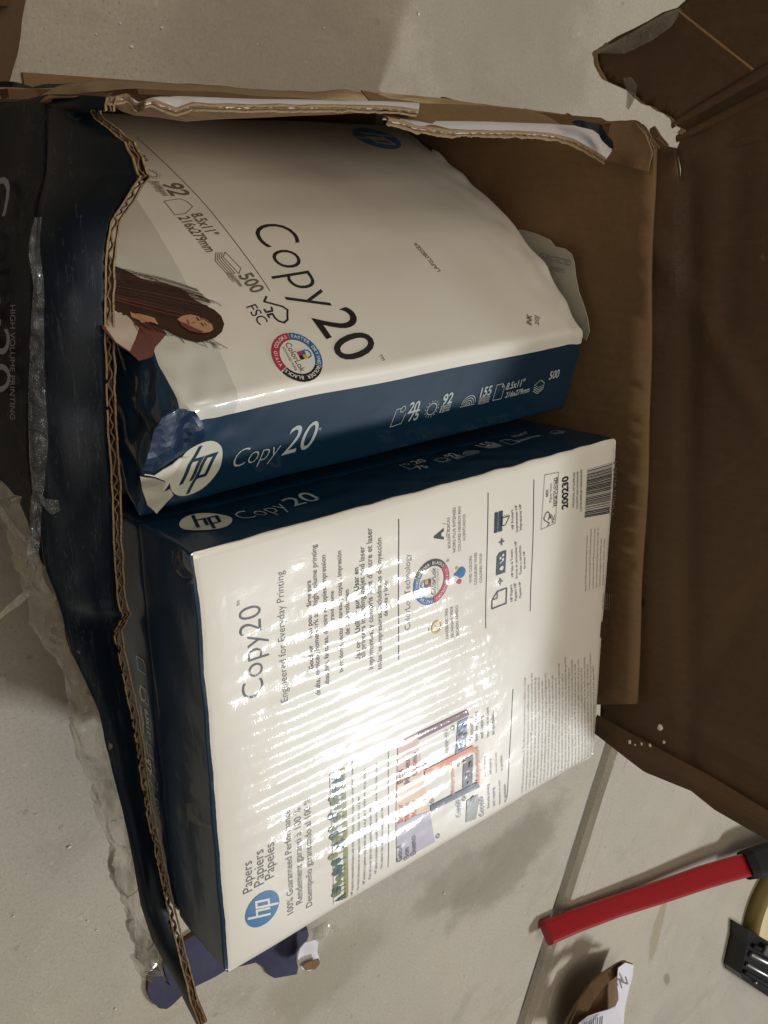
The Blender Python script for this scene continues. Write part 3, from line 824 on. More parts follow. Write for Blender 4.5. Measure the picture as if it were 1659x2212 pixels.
# folded seam line in the tape (photo 1480..1635)
bm = strip_grid([lean(1480, 24) + Vector((-5, 0, 0)), lean(1640, 150) + Vector((-5, 0, 0))], [lean(1476, 30) + Vector((-5, 0, 0)), lean(1634, 156) + Vector((-5, 0, 0))], 20, 3, .6, 40, 5, up=Vector((-1, 0, 0)), belly=1)
solid(bm, .6, 0, 0); link('tape_edge', bm, ['kraft'], lidf)
# vertical tape band down the fold
bm = strip_grid([lean(1462, 400) + Vector((-4, 0, 0)), lean(1466, 560) + Vector((-4, 0, 0)), lean(1470, 640) + Vector((-4, 0, 0))], [lean(1498, 400) + Vector((-4, 0, 0)), lean(1496, 560) + Vector((-4, 0, 0)), lean(1488, 640) + Vector((-4, 0, 0))], 30, 6, 1.0, 50, 6, up=Vector((-1, 0, 0)), belly=.6)
solid(bm, .3, 0, 0); link('packing_tape', bm, ['tape_faint'], lidf)

# box bottom: sheet under the stack with the torn navy flap sticking out on the floor
bm = sheet_poly([Vector((40, 200, 3)), Vector((285, 200, 3)), Vector((285, -206, 3)), Vector((60, -206, 3))], 40, 1, 10, 3, up=UPV); solid(bm, 2.5, 0, 0)
link('bottom_panel', bm, ['kraft'], box)
navy = [(665, 2006), (668, 2022), (662, 2036), (648, 2048), (642, 2060), (641, 2076), (644, 2090), (640, 2104), (618, 2110), (596, 2116), (584, 2110), (575, 2095), (556, 2083), (540, 2088), (496, 2098), (468, 2114), (425, 2133), (395, 2153), (376, 2172), (362, 2182), (345, 2180), (330, 2166), (321, 2146), (323, 2118), (333, 2098), (345, 2094), (352, 2108), (358, 2122), (371, 2134), (362, 2116), (356, 2094), (360, 2070), (380, 2048), (420, 2020), (470, 1990), (640, 1960)]
bm = sheet_poly([at(u, v, 2, 6) for u, v in navy], 8, 5, 14, 9, up=UPV)
solid(bm, 3.4, 1, 1)
nv = link('bottom_flap', bm, ['box_violet', 'card_core'], box); nv['label'] = 'torn navy bottom flap lying on the floor'

# tape and plastic dangling along the outer rim
gl_l = [(74, 470), (71, 560), (66, 640), (62, 740), (58, 840), (57, 900), (60, 980), (66, 1060), (58, 1150), (50, 1225)]
gl_r = [(82, 470), (84, 560), (90, 650), (90, 740), (88, 800), (96, 900), (98, 970), (90, 1040), (82, 1130), (78, 1200)]
bm = strip_grid([at(u, v, 2, 173) + UPV * 2 for u, v in gl_l], [at(u, v, 2, 176) + UPV * 3 for u, v in gl_r], 200, 14, 3.0, 70, 101, up=Vector((-.4, 0, 1)), belly=2.5)
for v in bm.verts: v.co += Vector((-.4, 0, 1)) * (.0018 * noise.noise(v.co * 210) + .004 * max(0, .2 - abs(noise.noise(v.co * 90))) * 4)
solid(bm, .3, 0, 0); tp = link('packing_tape', bm, ['tape_glossy'], box); tp['label'] = 'shiny clear packing tape along the bowed rim'
rg_l = [(0, 1113), (18, 1168), (40, 1200), (52, 1240), (55, 1290), (64, 1345), (100, 1400), (135, 1455), (150, 1540), (161, 1622), (190, 1700), (207, 1756), (240, 1831), (240, 1898), (262, 1950), (290, 1990), (284, 2040), (282, 2070), (300, 2108), (318, 2118)]
rg_r = [(0, 1042), (38, 1082), (56, 1120), (70, 1180), (90, 1215), (104, 1262), (128, 1310), (165, 1430), (214, 1525), (238, 1645), (271, 1768), (292, 1873), (309, 1977), (333, 2037), (357, 2082)]
bm = strip_grid([at(u, v, 2, 150) for u, v in rg_l], [at(u, v, 2, 166) for u, v in rg_r], 260, 20, 6.0, 55, 111, up=Vector((-.4, 0, 1)), belly=4)
for v in bm.verts: v.co += Vector((.2, .3, 1)) * (.0022 * noise.noise(v.co * 160) + .006 * max(0, .2 - abs(noise.noise(v.co * 75))) * 4)
solid(bm, .35, 0, 0); dt = link('dangling_tape', bm, ['tape'], box); dt['label'] = 'wrinkled dusty tape hanging off the rim'
bm = sheet_poly([at(u, v, 2, 160) for u, v in [(-10, 1332), (20, 1306), (50, 1282), (58, 1264), (66, 1268), (64, 1288), (40, 1310), (10, 1328), (-8, 1344)]], 4, 2, 60, 7, up=UPV); solid(bm, .3, 0, 0)
link('tape_tail', bm, ['tape'], dt)
bm = sheet_poly([at(u, v, 2, 178) for u, v in [(82, 1062), (100, 1078), (126, 1080), (130, 1104), (112, 1112), (98, 1100), (88, 1084)]], 4, 3, 60, 8, up=UPV); solid(bm, .3, 0, 0)
link('tape_tail', bm, ['tape_glossy'], dt)
bm = sheet_poly([at(u, v, 2, 140) for u, v in [(300, 1990), (326, 2030), (346, 2062), (350, 2080), (340, 2096), (320, 2104), (312, 2120), (296, 2100), (300, 2072), (290, 2040)]], 4, 5, 60, 8, up=UPV); solid(bm, .3, 0, 0)
link('tape_tail', bm, ['tape'], dt)

# =================================================================== REAM ON THE LOWER STACK (B): back side up
def ink(name, col, coat=1.0): 
    M[name] = film(name, col, 'wavy', coat); return name
for nm, c in (('ink_black', srgb(22, 24, 34)), ('ink_grey', srgb(104, 102, 104)), ('ink_lightgrey', srgb(150, 146, 142)), ('ink_navy', srgb(18, 44, 74)),
              ('ink_logo_blue', srgb(58, 120, 176)), ('ink_white', WHITE), ('ink_cyan', srgb(20, 112, 178)), ('ink_pink', srgb(198, 44, 92)), ('ink_yellow', srgb(222, 186, 70)),
              ('ink_olive', srgb(150, 152, 84)), ('ink_leaf', srgb(110, 122, 72)), ('ink_pine', srgb(40, 78, 70)), ('ink_lilac', srgb(186, 180, 196)), ('ink_peach', srgb(240, 206, 176)),
              ('ink_rose', srgb(226, 182, 172)), ('ink_orange', srgb(226, 122, 66)), ('ink_maroon', srgb(108, 34, 60)), ('ink_brown', srgb(62, 44, 34)), ('ink_skyphoto', srgb(86, 110, 150)),
              ('ink_photogrey', srgb(96, 96, 104)), ('ink_panel', srgb(244, 242, 238))): ink(nm, c)
M['pack_back'] = film('ream_wrapper_back', WHITE, 'wavy', 1.0, mask_back)
M['spine_ink'] = film('spine_silver_ink', srgb(186, 196, 196), 'smooth', .6)

reamB = root('paper_ream', (140, -108, 180), 'wrapped ream lying back side up, white panel covered in small print and logos, glaring film', 'ream of paper', 'reams in the carton')
def dispB(a, b, c):
    z = 0; a = max(a, 0.0); c = max(c, 0.0); b = min(max(b, 0.0), 216.0)
    ea = min(a, 279 - a); eb = min(b, 216 - b)
    if c < 1: z -= 1.4 * math.exp(-ea / 9) + 1.0 * math.exp(-eb / 9)
    w = .9 * noise.noise(Vector((a * .02, b * .02, 3)))
    z += w
    # crumpled near end and corner
    k = math.exp(-a / 7)
    dx = k * 1.3 * noise.noise(Vector((b * .03, c * .05, 1)))
    dy = .8 * noise.noise(Vector((a * .07, c * .08, 8))) * math.exp(-(216 - b) / 5)
    return Vector((dx, dy, z))
B = Ream(Vector((0, -216, H)), Vector((279, 0, 0)), Vector((0, 216, 0)), Vector((0, 0, -50)), Vector((0, 0, -50)), 50, dispB)
# note: b runs with world y; loc is stored as (x, world y, depth) so the film relief stays in place
B.body('wrapper', M['pack_back'], reamB, 2.2, (140, 108, 26), locf=lambda y: (y.x, y.y - 216, y.z))
topB = Face(lambda p, q: B.M(p, q + 216, 0), lambda p, q: (p, q, 0))
P = Print(topB, .2)
T = P.pxtext
T('Copy20', (570, 1499), (563, 1303), 'ink_black', weight=-.012)
T('TM', (518, 1308), (518, 1297), 'ink_black')
T('Engineered for Everyday Printing', (622, 1513), (612, 1233), 'ink_grey', weight=-.008)
T('Good for    Bon pour    Sirve para', (677, 1444), (671, 1253), 'ink_black', weight=.008)
T('drafts, invoices, homework and high volume printing', (692, 1500), (683, 1176), 'ink_grey', weight=.008)
T('ébauches, factures, devoirs et copies, impression', (711, 1478), (703, 1198), 'ink_grey', weight=.008)
T('à grand volume', (721, 1350), (721, 1276), 'ink_grey', weight=.008)
T('borradores, facturas, tareas y copias, impresión', (741, 1450), (737, 1189), 'ink_grey', weight=.008)
T('de alto volumen', (755, 1370), (754, 1273), 'ink_grey', weight=.008)
T('Use on    Utiliser sur    Usar en', (778, 1426), (774, 1225), 'ink_black', weight=.008)
T('all printers including inkjet and laser', (789, 1420), (787, 1179), 'ink_grey', weight=.008)
T("imprimantes, y compris à jet d'encre et laser", (806, 1444), (803, 1139), 'ink_grey', weight=.008)
T('todas las impresoras, incluidas las de inyección', (824, 1445), (824, 1161), 'ink_grey', weight=.008)
T('de tinta y láser', (837, 1330), (837, 1251), 'ink_grey', weight=.008)
P.build('back_text', reamB)
P.pxline((861, 1121), (861, 1426), .5, 'ink_black')
T('ColorLok Technology', (886, 1358), (886, 1196), 'ink_grey', weight=-.01)

def colorlok(P, c, r, a0, mats):
    blk, cy, pk, wh, yl = mats
    d = 2 * math.pi / 3
    P.ring(c, r * .70, r, a0 + .06, a0 + d - .02, blk, 1)
    P.ring(c, r * .70, r, a0 + d + .02, a0 + 2 * d - .02, cy, 1)
    P.ring(c, r * .70, r, a0 + 2 * d + .02, a0 + 3 * d, pk, 1)
    P.arc_text('BOLDER BLACKS', c, r * .85, a0 + d / 2, r * .19, wh, 2)
    P.arc_text('FASTER DRYING', c, r * .85, a0 + 1.5 * d, r * .19, wh, 2)
    P.arc_text('VIVID COLORS', c, r * .85, a0 + 2.5 * d, r * .19, wh, 2)
c = topB.inv(932, 1257); cx_, cy_ = c
MS = ('ink_black', 'ink_cyan', 'ink_pink', 'ink_white', 'ink_yellow')
def lokmark(P, c, r, e, mats):
    """word and padlock inside the ring; e = reading direction"""
    e = Vector(e).normalized(); n_ = Vector((-e.y, e.x)); c = Vector(c)
    blk, cy, pk, wh, yl = mats
    P.text('ColorLok', c - e * r * .6 - n_ * r * .22, c + e * r * .6 - n_ * r * .22, blk, layer=2)
    o = c + n_ * r * .05 - e * r * .17; s = r * .17
    for i, (m, x, y) in enumerate(((pk, 0, 0), (blk, 1, 0), (cy, 0, 1), (yl, 1, 1))):
        q = o + e * s * x + n_ * s * y
        P.poly([q, q + e * s, q + e * s + n_ * s, q + n_ * s], m, 2)
    P.path([o + n_ * 2 * s, o + n_ * 2.9 * s + e * .3 * s, o + n_ * 3.2 * s + e * 1 * s, o + n_ * 2.9 * s + e * 1.7 * s, o + n_ * 2 * s + e * 2 * s], s * .28, cy, 2)
    P.text('ADVANCED PAPER', c - e * r * .5 - n_ * r * .4, c + e * r * .5 - n_ * r * .4, 'ink_lightgrey' if 'ink_lightgrey' in M and blk == 'ink_black' else blk, layer=2)
colorlok(P, c, 12.2, -.05 + math.pi / 2 - .9, MS)
lokmark(P, c, 12.2, (0, 1), MS)
P.build('ring_logo', reamB)
# bold A on its card
T('A', (957, 1166), (957, 1141), 'ink_black', weight=.05)
P.path([topB.inv(964, 1160), topB.inv(968, 1133), topB.inv(956, 1131)], .3, 'ink_lightgrey')
for t_, a_, b_ in (('BOLDER BLACKS', (973, 1183), (971, 1117)), ('NOIRS PLUS INTENSES', (984, 1192), (984, 1095)), ('COLORES NEGROS MÁS', (995, 1190), (995, 1093)), ('ACENTUADOS', (1005, 1168), (1005, 1110)),
                   ('FASTER DRYING', (969, 1378), (967, 1314)), ('SÉCHAGE RAPIDE', (980, 1376), (978, 1309)), ('SECADO RÁPIDO', (991, 1373), (989, 1307)),
                   ('VIVID COLORS', (1019, 1259), (1019, 1200)), ('COULEURS VIVES', (1030, 1262), (1030, 1193)), ('COLORES VIVOS', (1041, 1258), (1041, 1195))):
    T(t_, a_, b_, 'ink_lightgrey', weight=.01)
T('®', (970, 1213), (970, 1206), 'ink_grey')
def drop(P, c, r, m):
    c = Vector(c); pts = [(c.x + r * math.cos(t), c.y + r * math.sin(t)) for t in [(-2.55 + k * 5.1 / 16) for k in range(17)]]
    P.poly([(c.x - r * 1.9, c.y)] + pts, m, 1)
drop(P, topB.inv(996, 1236), 3.0, 'ink_cyan'); drop(P, topB.inv(992, 1256), 1.4, 'ink_pink'); P.disc(topB.inv(987, 1227), 1.0, 'ink_yellow', 1)
c = topB.inv(943, 1354)
P.ring(c, 2.6, 3.7, 0, 6.29, 'ink_yellow', 1); P.line(c, c + Vector((-1.2, 1.2)), .5, 'ink_yellow', 1); P.line((c.x - 5.2, c.y - 1), (c.x - 5.2, c.y + 1), .7, 'ink_yellow', 1)
P.build('feature_icons', reamB)
P.pxline((1054, 1064), (1049, 1357), .5, 'ink_black')
# page + inks + printer
a0, b0 = topB.inv(1062, 1315), topB.inv(1094, 1270)
x0, x1, y0, y1 = a0.x, b0.x, a0.y, b0.y
P.path([(x0, y0), (x0, y1 - 4), (x0 + 4, y1), (x1, y1), (x1, y0)], .7, 'ink_navy', 1, True)
P.path([(x0, y1 - 4), (x0 + 4, y1 - 4), (x0 + 4, y1)], .5, 'ink_navy', 1)
for u, v in ((1080, 1256), (1083, 1170)):
    c = topB.inv(u, v); P.line(c - Vector((2, 0)), c + Vector((2, 0)), .9, 'ink_grey', 1); P.line(c - Vector((0, 2)), c + Vector((0, 2)), .9, 'ink_grey', 2)
a0, b0 = topB.inv(1071, 1243), topB.inv(1093, 1188); x0, x1, y0, y1 = a0.x, b0.x, a0.y, b0.y
P.poly([(x0, y0), (x1, y0), (x1, y1), (x0 + 2, y1), (x0, y1 - 2)], 'ink_navy', 1)
xm = (x0 + x1) / 2; P.disc((xm + .4, y0 + 3.4), 1.3, 'ink_white', 2); P.disc((xm - .9, y0 + 3.4), .6, 'ink_white', 2); P.line((x0 + 2, y0 + 6.5), (x1 - 2, y0 + 8), .5, 'ink_white', 2)
for dx, dy in ((-1, 0), (1, -1.2), (1, 1.2)): P.disc((xm + dx, y1 - 3.4 + dy), .8, 'ink_white', 2, 12)
a0, b0 = topB.inv(1067, 1152), topB.inv(1099, 1098); x0, x1, y0, y1 = a0.x, b0.x, a0.y, b0.y
P.poly([(x0, y0), (x0 + 2.4, y0), (x0 + 2.4, y1), (x0, y1)], 'ink_navy', 1); P.poly([(x0 + 3.1, y0), (x0 + 6, y0), (x0 + 6, y1), (x0 + 3.1, y1)], 'ink_navy', 1)
P.poly([(x0 + 5.5, y0 + 2), (x0 + 5.5, y1 - 4), (x1, y1 - 5), (x1, y0 + 7), (x1 - 2.4, y0 + 4)], 'ink_white', 2); P.path([(x0 + 5.5, y0 + 3), (x0 + 5.5, y1 - 4), (x1, y1 - 4), (x1, y0 + 7), (x1 - 3, y0 + 3)], .6, 'ink_navy', 3, True)
for t_, a_, b_ in (('HP Papers', (1108, 1298), (1106, 1262)), ('Papiers HP', (1117, 1296), (1115, 1258)), ('Papeles HP', (1126, 1290), (1125, 1256)),
                   ('HP Inks & Toners', (1109, 1245), (1107, 1186)), ('Encres et cartouches HP', (1118, 1248), (1116, 1168)), ('Tintas y cartuchos', (1127, 1240), (1125, 1178)), ('de tóner HP', (1135, 1228), (1134, 1190)),
                   ('HP Printers', (1110, 1142), (1108, 1100)), ('Imprimantes HP', (1119, 1148), (1117, 1090)), ('Impresoras HP', (1127, 1144), (1126, 1088))):
    T(t_, a_, b_, 'ink_grey', weight=.008)
P.build('supply_icons', reamB)
P.pxline((1153, 1036), (1145, 1320), .5, 'ink_black')
# certification box, number, bar code
q4 = [topB.inv(*p) for p in ((1168, 1144), (1199, 1130), (1206, 1020), (1176, 1026))]
P.path(q4, .3, 'ink_grey', 1, True)
def tree(P, c, s, e, m, layer=1):
    e = Vector(e).normalized(); n_ = Vector((-e.y, e.x)); c = Vector(c)
    q = lambda x, y: c + e * x * s + n_ * y * s
    P.path([q(-1, .1), q(-.7, -.25), q(-.1, .75), q(.2, .95), q(.5, .75), q(.85, .55), q(1, .2), q(.8, -.1), q(.55, -.2), q(.25, -.2), q(.25, -.55), q(.45, -.55)], s * .13, m, layer)
    P.path([q(-.15, -.55), q(.05, -.55), q(.05, -.1), q(-.2, .0)], s * .13, m, layer)
tree(P, topB.inv(1184, 1120), 4.2, (0, 1), 'ink_black')
T('FSC', (1197, 1128), (1198, 1112), 'ink_grey', weight=.02)
T('MIX', (1184, 1072), (1184, 1056), 'ink_grey', weight=.02); T('Paper from', (1191, 1084), (1192, 1044), 'ink_grey'); T('responsible sources', (1197, 1096), (1199, 1032), 'ink_grey'); T('FSC® C101984', (1203, 1092), (1205, 1030), 'ink_black', weight=.01)
T('200230', (1226, 1097), (1227, 1027), 'ink_black', weight=.035)
P.build('certification_box', reamB)
for t_, a_, b_ in (('ORIGINAL HP SUPPLIES', (1240, 1096), (1242, 1020)), ('FOURNITURES ORIGINALES', (1248, 1098), (1249, 1018)), ('CONSUMIBLES ORIGINALES', (1256, 1104), (1257, 1014))):
    T(t_, a_, b_, 'ink_grey', weight=.01)
rb = random.Random(5); tl, bl, tr, br = (topB.inv(*p) for p in ((1268, 1014), (1262, 1118), (1322, 998), (1316, 1108)))
t = 0.0
while t < 1:
    w = rb.choice((.008, .012, .018, .024)); u = min(1, t + w)
    if 0.18 < t < .86: w *= 1
    P.poly([bl.lerp(tl, t), br.lerp(tr, t), br.lerp(tr, u), bl.lerp(tl, u)], 'ink_brown' if rb.random() < 0 else 'ink_black', 1)
    t = u + rb.choice((.007, .009, .013, .02))
T('7 64025 00230 4', (1326, 1112), (1332, 994), 'ink_grey', weight=.01)
P.build('bar_code', reamB)
def block(lines, p0, p1, p2, p3, m='ink_lightgrey', weight=.006, words=None):
    """lines of small type in the quad p0 (start of first line) p1 (its end) p2 (end of last line) p3 (start of last line)"""
    q0, q1, q2, q3 = (topB.inv(*p) for p in (p0, p1, p2, p3)); n_ = len(lines)
    for i, s_ in enumerate(lines):
        t_ = i / max(1, n_ - 1); a_, b_ = q0.lerp(q3, t_), q1.lerp(q2, t_)
        full = max(len(x) for x in lines); b_ = a_.lerp(b_, len(s_) / full)
        P.text(s_, a_, b_, m, weight=weight, hs=None)
block(['Meets ISO 9706 requirements for paper permanence', 'Conforme à la norme ISO 9706 relative à la permanence', 'Cumple con la norma ISO 9706 de permanencia del papel', 'Made in USA. Fabriqué aux États-Unis. Hecho en EE. UU.', 'Recyclable packaging where facilities exist.', 'Emballage recyclable.  Embalaje reciclable.'],
      (1266, 1276), (1270, 1140), (1308, 1136), (1303, 1262))
for k in range(5):
    T('HP Inc. Palo Alto', (1303 + k * 4.2, 1316), (1304 + k * 4.2, 1282), 'ink_lightgrey', weight=.01)
P.pxpoly([(1298, 1344), (1321, 1338), (1321, 1371), (1296, 1378)], 'ink_brown', 1)
P.build('small_print', reamB)
# upper-left: badge, names, guarantee, tree band
round_logo(P, topB.inv(567, 1963), 9.6, math.pi / 2, 'ink_logo_blue', 'ink_white', .98, 1)
P.build('round_logo', reamB)
T('Papers', (545, 1923), (544, 1858), 'ink_grey', weight=-.004); T('Papiers', (570, 1908), (569, 1833), 'ink_grey', weight=-.004); T('Papeles', (592, 1893), (592, 1818), 'ink_grey', weight=-.004)
T('100% Guaranteed Performance', (634, 1970), (626, 1748), 'ink_grey', weight=-.004); T('Rendement garanti à 100 %', (653, 1948), (649, 1743), 'ink_grey', weight=-.004); T('Desempeño garantizado al 100 %', (674, 1955), (670, 1723), 'ink_grey', weight=-.004)
P.build('slogan_text', reamB)
xb = topB.inv(748, 1800).x; y_lo = topB.inv(748, 1938).y; y_hi = topB.inv(750, 1655).y; xt = topB.inv(708, 1800).x
P.poly([(xb - 2.6, y_lo), (xb + .6, y_lo), (xb + .6, y_hi), (xb - 2.6, y_hi)], 'ink_olive', 1)
P.poly([(xt + 2.6, y_lo), (xb - 2.4, y_lo), (xb - 2.4, y_hi), (xt + 2.6, y_hi)], 'ink_panel', 1)
rt = random.Random(3); y = y_lo + 2.2
while y < y_hi - 2:
    kind = rt.random(); hgt = rt.uniform(5.5, 9.5); m = rt.choice(('ink_leaf', 'ink_olive', 'ink_leaf', 'ink_pine'))
    P.poly([(xb - 1, y - .3), (xb - hgt * .7, y - .3), (xb - hgt * .7, y + .3), (xb - 1, y + .3)], m, 2)
    if kind < .3:
        for k in range(3): P.poly([(xb - hgt - 1 + k * 2, y), (xb - hgt + 2.6 + k * 2, y - 1.4 - k * .45), (xb - hgt + 2.6 + k * 2, y + 1.4 + k * .45)], 'ink_pine', 2 + k % 2)
    else:
        P.disc((xb - hgt, y), rt.uniform(1.7, 2.6), m, 2, 12, rt.uniform(1.5, 2.2)); P.disc((xb - hgt + 2, y + rt.uniform(-1, 1)), 1.6, m, 3, 10)
    y += rt.uniform(2.4, 4.6)
P.build('tree_band', reamB)
L_ = ['HP supports responsible forestry with Arbor Day Foundation and plants trees where forests need them.', 'For more information on our papers and the environment visit our pages.', 'HP soutient la gestion responsable des forêts et plante des arbres avec ses partenaires.', 'Pour en savoir plus sur nos papiers, visitez notre site.', 'HP apoya la silvicultura responsable y planta árboles con sus socios en todo el mundo.', 'Para obtener más información visite nuestro sitio.']
block(L_, (762, 1932), (763, 1640), (828, 1596), (826, 1874), 'ink_grey', .004)
P.pxline((839, 1615), (838, 1873), .35, 'ink_black')
P.build('small_print', reamB)
# good / better / best chart
c7 = lambda x, y: (829.5 + .5 * x, 1423.2 + .5 * y)
P.pxpoly([c7(53, 880), c7(50, 706), c7(195, 655), c7(219, 790)], 'ink_lilac', 1)
P.pxpoly([c7(50, 705), c7(55, 532), c7(165, 492), c7(195, 654)], 'ink_peach', 1)
P.pxpoly([c7(55, 531), c7(58, 362), c7(144, 320), c7(165, 491)], 'ink_rose', 1)
P.pxpoly([c7(200, 660), c7(198, 634), c7(404, 529), c7(412, 552)], 'ink_navy', 2)
P.pxpoly([c7(174, 508), c7(172, 480), c7(384, 372), c7(390, 398)], 'ink_orange', 2)
P.pxpoly([c7(147, 350), c7(146, 318), c7(358, 218), c7(366, 240)], 'ink_maroon', 2)
P.pxpoly([c7(352, 706), c7(356, 612), c7(404, 585), c7(410, 610), c7(396, 690)], 'ink_lightgrey', 1); P.disc(topB.inv(*c7(383, 605)), 2.2, 'ink_brown', 2, 12)
P.pxpoly([c7(338, 560), c7(342, 436), c7(384, 412), c7(380, 540)], 'ink_photogrey', 1)
P.pxpoly([c7(308, 412), c7(318, 272), c7(362, 250), c7(350, 400)], 'ink_skyphoto', 1)
rp = random.Random(11)
for (ax_, bx_, ay_, by_) in ((342, 378, 440, 540), (316, 354, 280, 395)):
    for k in range(9):
        P.disc(topB.inv(*c7(rp.uniform(ax_, bx_), rp.uniform(ay_, by_))), rp.uniform(.8, 2.0), rp.choice(('ink_brown', 'ink_white', 'ink_lightgrey', 'ink_navy', 'ink_rose')), 2 + k % 3, 10, rp.uniform(.6, 1.6))
for (x, y) in ((177, 462), (206, 614), (231, 764), (323, 454), (344, 603), (297, 297)): P.ring(topB.inv(*c7(x, y)), .9, 1.5, 0, 6.29, 'ink_grey', 2)
for t_, a_, b_, m in (('Good', (76, 866), (75, 800), 'ink_grey'), ('Bon', (106, 855), (105, 810), 'ink_grey'), ('Bueno', (135, 838), (134, 758), 'ink_grey'),
                      ('Better', (80, 700), (78, 622), 'ink_orange'), ('Mieux', (108, 692), (107, 615), 'ink_orange'), ('Mejor', (138, 672), (136, 602), 'ink_orange'),
                      ('Best', (80, 530), (79, 472), 'ink_maroon'), ('Meilleur', (110, 530), (109, 415), 'ink_maroon'), ('Óptimo', (140, 496), (139, 400), 'ink_maroon'),
                      ('Copy20', (328, 678), (326, 606), 'ink_navy'), ('Multipurpose24', (303, 578), (300, 450), 'ink_orange'), ('Premium32', (278, 408), (275, 300), 'ink_maroon'),
                      ('Copy20', (428, 672), (426, 592), 'ink_navy'), ('Multipurpose24', (412, 532), (407, 375), 'ink_orange'), ('Premium32', (386, 352), (384, 246), 'ink_maroon')):
    T(t_, c7(*a_), c7(*b_), m, weight=.004, layer=3)
for (xs, ya, yb, sl) in ((455, 640, 540, -.25), (440, 505, 420, -.2), (405, 350, 225, -.1)):
    for k, s_ in enumerate(('Everyday printing', 'and copying.', 'Impression et copie', 'au quotidien.')):
        T(s_, c7(xs + k * 24, ya - 8 * k), c7(xs + k * 24 - 2, ya - 8 * k - (ya - yb) * (1 - .2 * (k % 2))), 'ink_grey', weight=.004)
P.build('comparison_chart', reamB)
P.pxline(c7(557, 130), c7(530, 605), .5, 'ink_black')
F_ = ['© HP Development Company, L.P. The information contained herein is subject to change', 'without notice. The only warranties for HP products and services are set forth in the',
      'express warranty statements accompanying such products. Nothing herein should be', 'construed as constituting an additional warranty. Paper weight and brightness are', 'nominal values. Store paper in its wrapper in a cool and dry place before use.',
      'Les informations contenues dans ce document peuvent être modifiées sans préavis. Les', 'seules garanties relatives aux produits sont énoncées dans les déclarations de garantie',
      'expresse qui accompagnent ces produits. Aucune information ne peut être interprétée', 'La información contenida en este documento está sujeta a cambios sin previo aviso.', 'Las únicas garantías de los productos se establecen en las declaraciones expresas', 'de garantía que acompañan a dichos productos y servicios. Nada de lo aquí indicado']
F_ = [x for a_, b_ in zip(F_, F_[5:] + F_[:5]) for x in (a_, b_[:-6])]
block(F_, c7(600, 575), c7(612, 60), c7(905, -60), c7(905, 412), 'ink_lightgrey', -.004)
P.build('small_print', reamB)

# spine of the same ream
spB = Face(lambda p, q: B.M(p, 216, -q), lambda p, q: (p, 1, -q))       # q = -depth is up towards the face; lettering stands the other way
spB = Face(lambda p, q: B.M(p, 216, q), lambda p, q: (p, 1, q))         # p along, q = depth: outward = +y when p x q ...
P = Print(spB, .5)
M['logo_disc'] = film('spine_logo_white', srgb(214, 212, 196), 'smooth', .6)
M['ink_spine_blue'] = film('spine_blue', BLUE, 'smooth', .6)
c = spB.inv(445, 1130, 45, 25)
round_logo(P, c, 11.5, 0, 'logo_disc', 'ink_spine_blue', 1.0, 0)
def Tsp(txt, a, b, f, m='spine_ink', **k): P.text(txt, f.inv(a[0], a[1], 100, 25), f.inv(b[0], b[1], 100, 25), m, **k)
P.build('spine_logo', reamB)
Tsp('Copy', (532, 1124), (628, 1098), spB, weight=-.018, shear=.12, hs=19); Tsp('20', (636, 1096), (700, 1078), spB, weight=.0, shear=.12, hs=19)
P.build('spine_name', reamB)
def spine_icons(P, f, A20, A75, SUN, N92, ARC, N155, PG, NA, NB_, STK, sgn=1):
    q = lambda p: f.inv(p[0], p[1], 150, 25)
    m = 'spine_ink'
    c0 = q(A20[0]); P.text('20', c0, q(A20[1]), m, weight=.02); P.text('75', q(A75[0]), q(A75[1]), m, weight=.02)
    x, y = c0.x - 9.5, c0.y - 5.5
    P.path([(x + 4.5, y + 9.5), (x + 1, y + 9.5), (x, y), (x + 7, y + .5), (x + 8.2, y + 6)], .4, m); P.ring((x + 5.5, y + 8.8), 1.4, 1.8, 0, 6.29, m)
    c = q(SUN); P.ring(c, 3.0, 3.5, 0, 6.29, m)
    for k in range(14):
        a = k * 2 * math.pi / 14; e = Vector((math.cos(a), math.sin(a))); P.line(c + e * 4.1, c + e * 5.0, .4, m)
    P.text('92', q(N92[0]), q(N92[1]), m, weight=.02)
    e0, e1 = q(N92[0]), q(N92[1])
    for k in range(3): P.text('Brightness', e0 + Vector((0, -1.6 - 1.4 * k)), e1 + Vector((0, -1.6 - 1.4 * k)), m, weight=.01)
    c = q(ARC)
    for r in (1.2, 2.6, 4.0, 5.4): P.ring(c, r - .22, r + .22, 0.1, 3.0, m)
    P.line(c + Vector((-6, -.3)), c + Vector((5, -.3)), .4, m)
    P.text('155', q(N155[0]), q(N155[1]), m, weight=.02)
    e0, e1 = q(N155[0]), q(N155[1])
    for k in range(3): P.text('Whiteness', e0 + Vector((0, -1.6 - 1.4 * k)), e1 + Vector((0, -1.6 - 1.4 * k)), m, weight=.01)
    c = q(PG); P.path([c + Vector(v) for v in ((-3.4, -4.6), (-3.4, 4.6), (1.6, 4.6), (3.6, 2.6), (3.6, -4.6))], .4, m, 0, True); P.path([c + Vector(v) for v in ((1.6, 4.6), (1.6, 2.6), (3.6, 2.6))], .35, m)
    P.text('8.5x11"', q(NA[0]), q(NA[1]), m, weight=.02, shear=.1); P.text('216x279mm', q(NB_[0]), q(NB_[1]), m, weight=.02, shear=.1)
    if STK:
        c = q(STK)
        for k in range(4): P.path([c + Vector(v) for v in ((-4.5, -1 - k * 1.2), (0, -3.2 - k * 1.2), (4.5, -1 - k * 1.2))], .4, m)
        P.path([c + Vector(v) for v in ((-4.5, -1), (0, -3.2), (4.5, -1), (0, 1.6))], .4, m, 0, True)
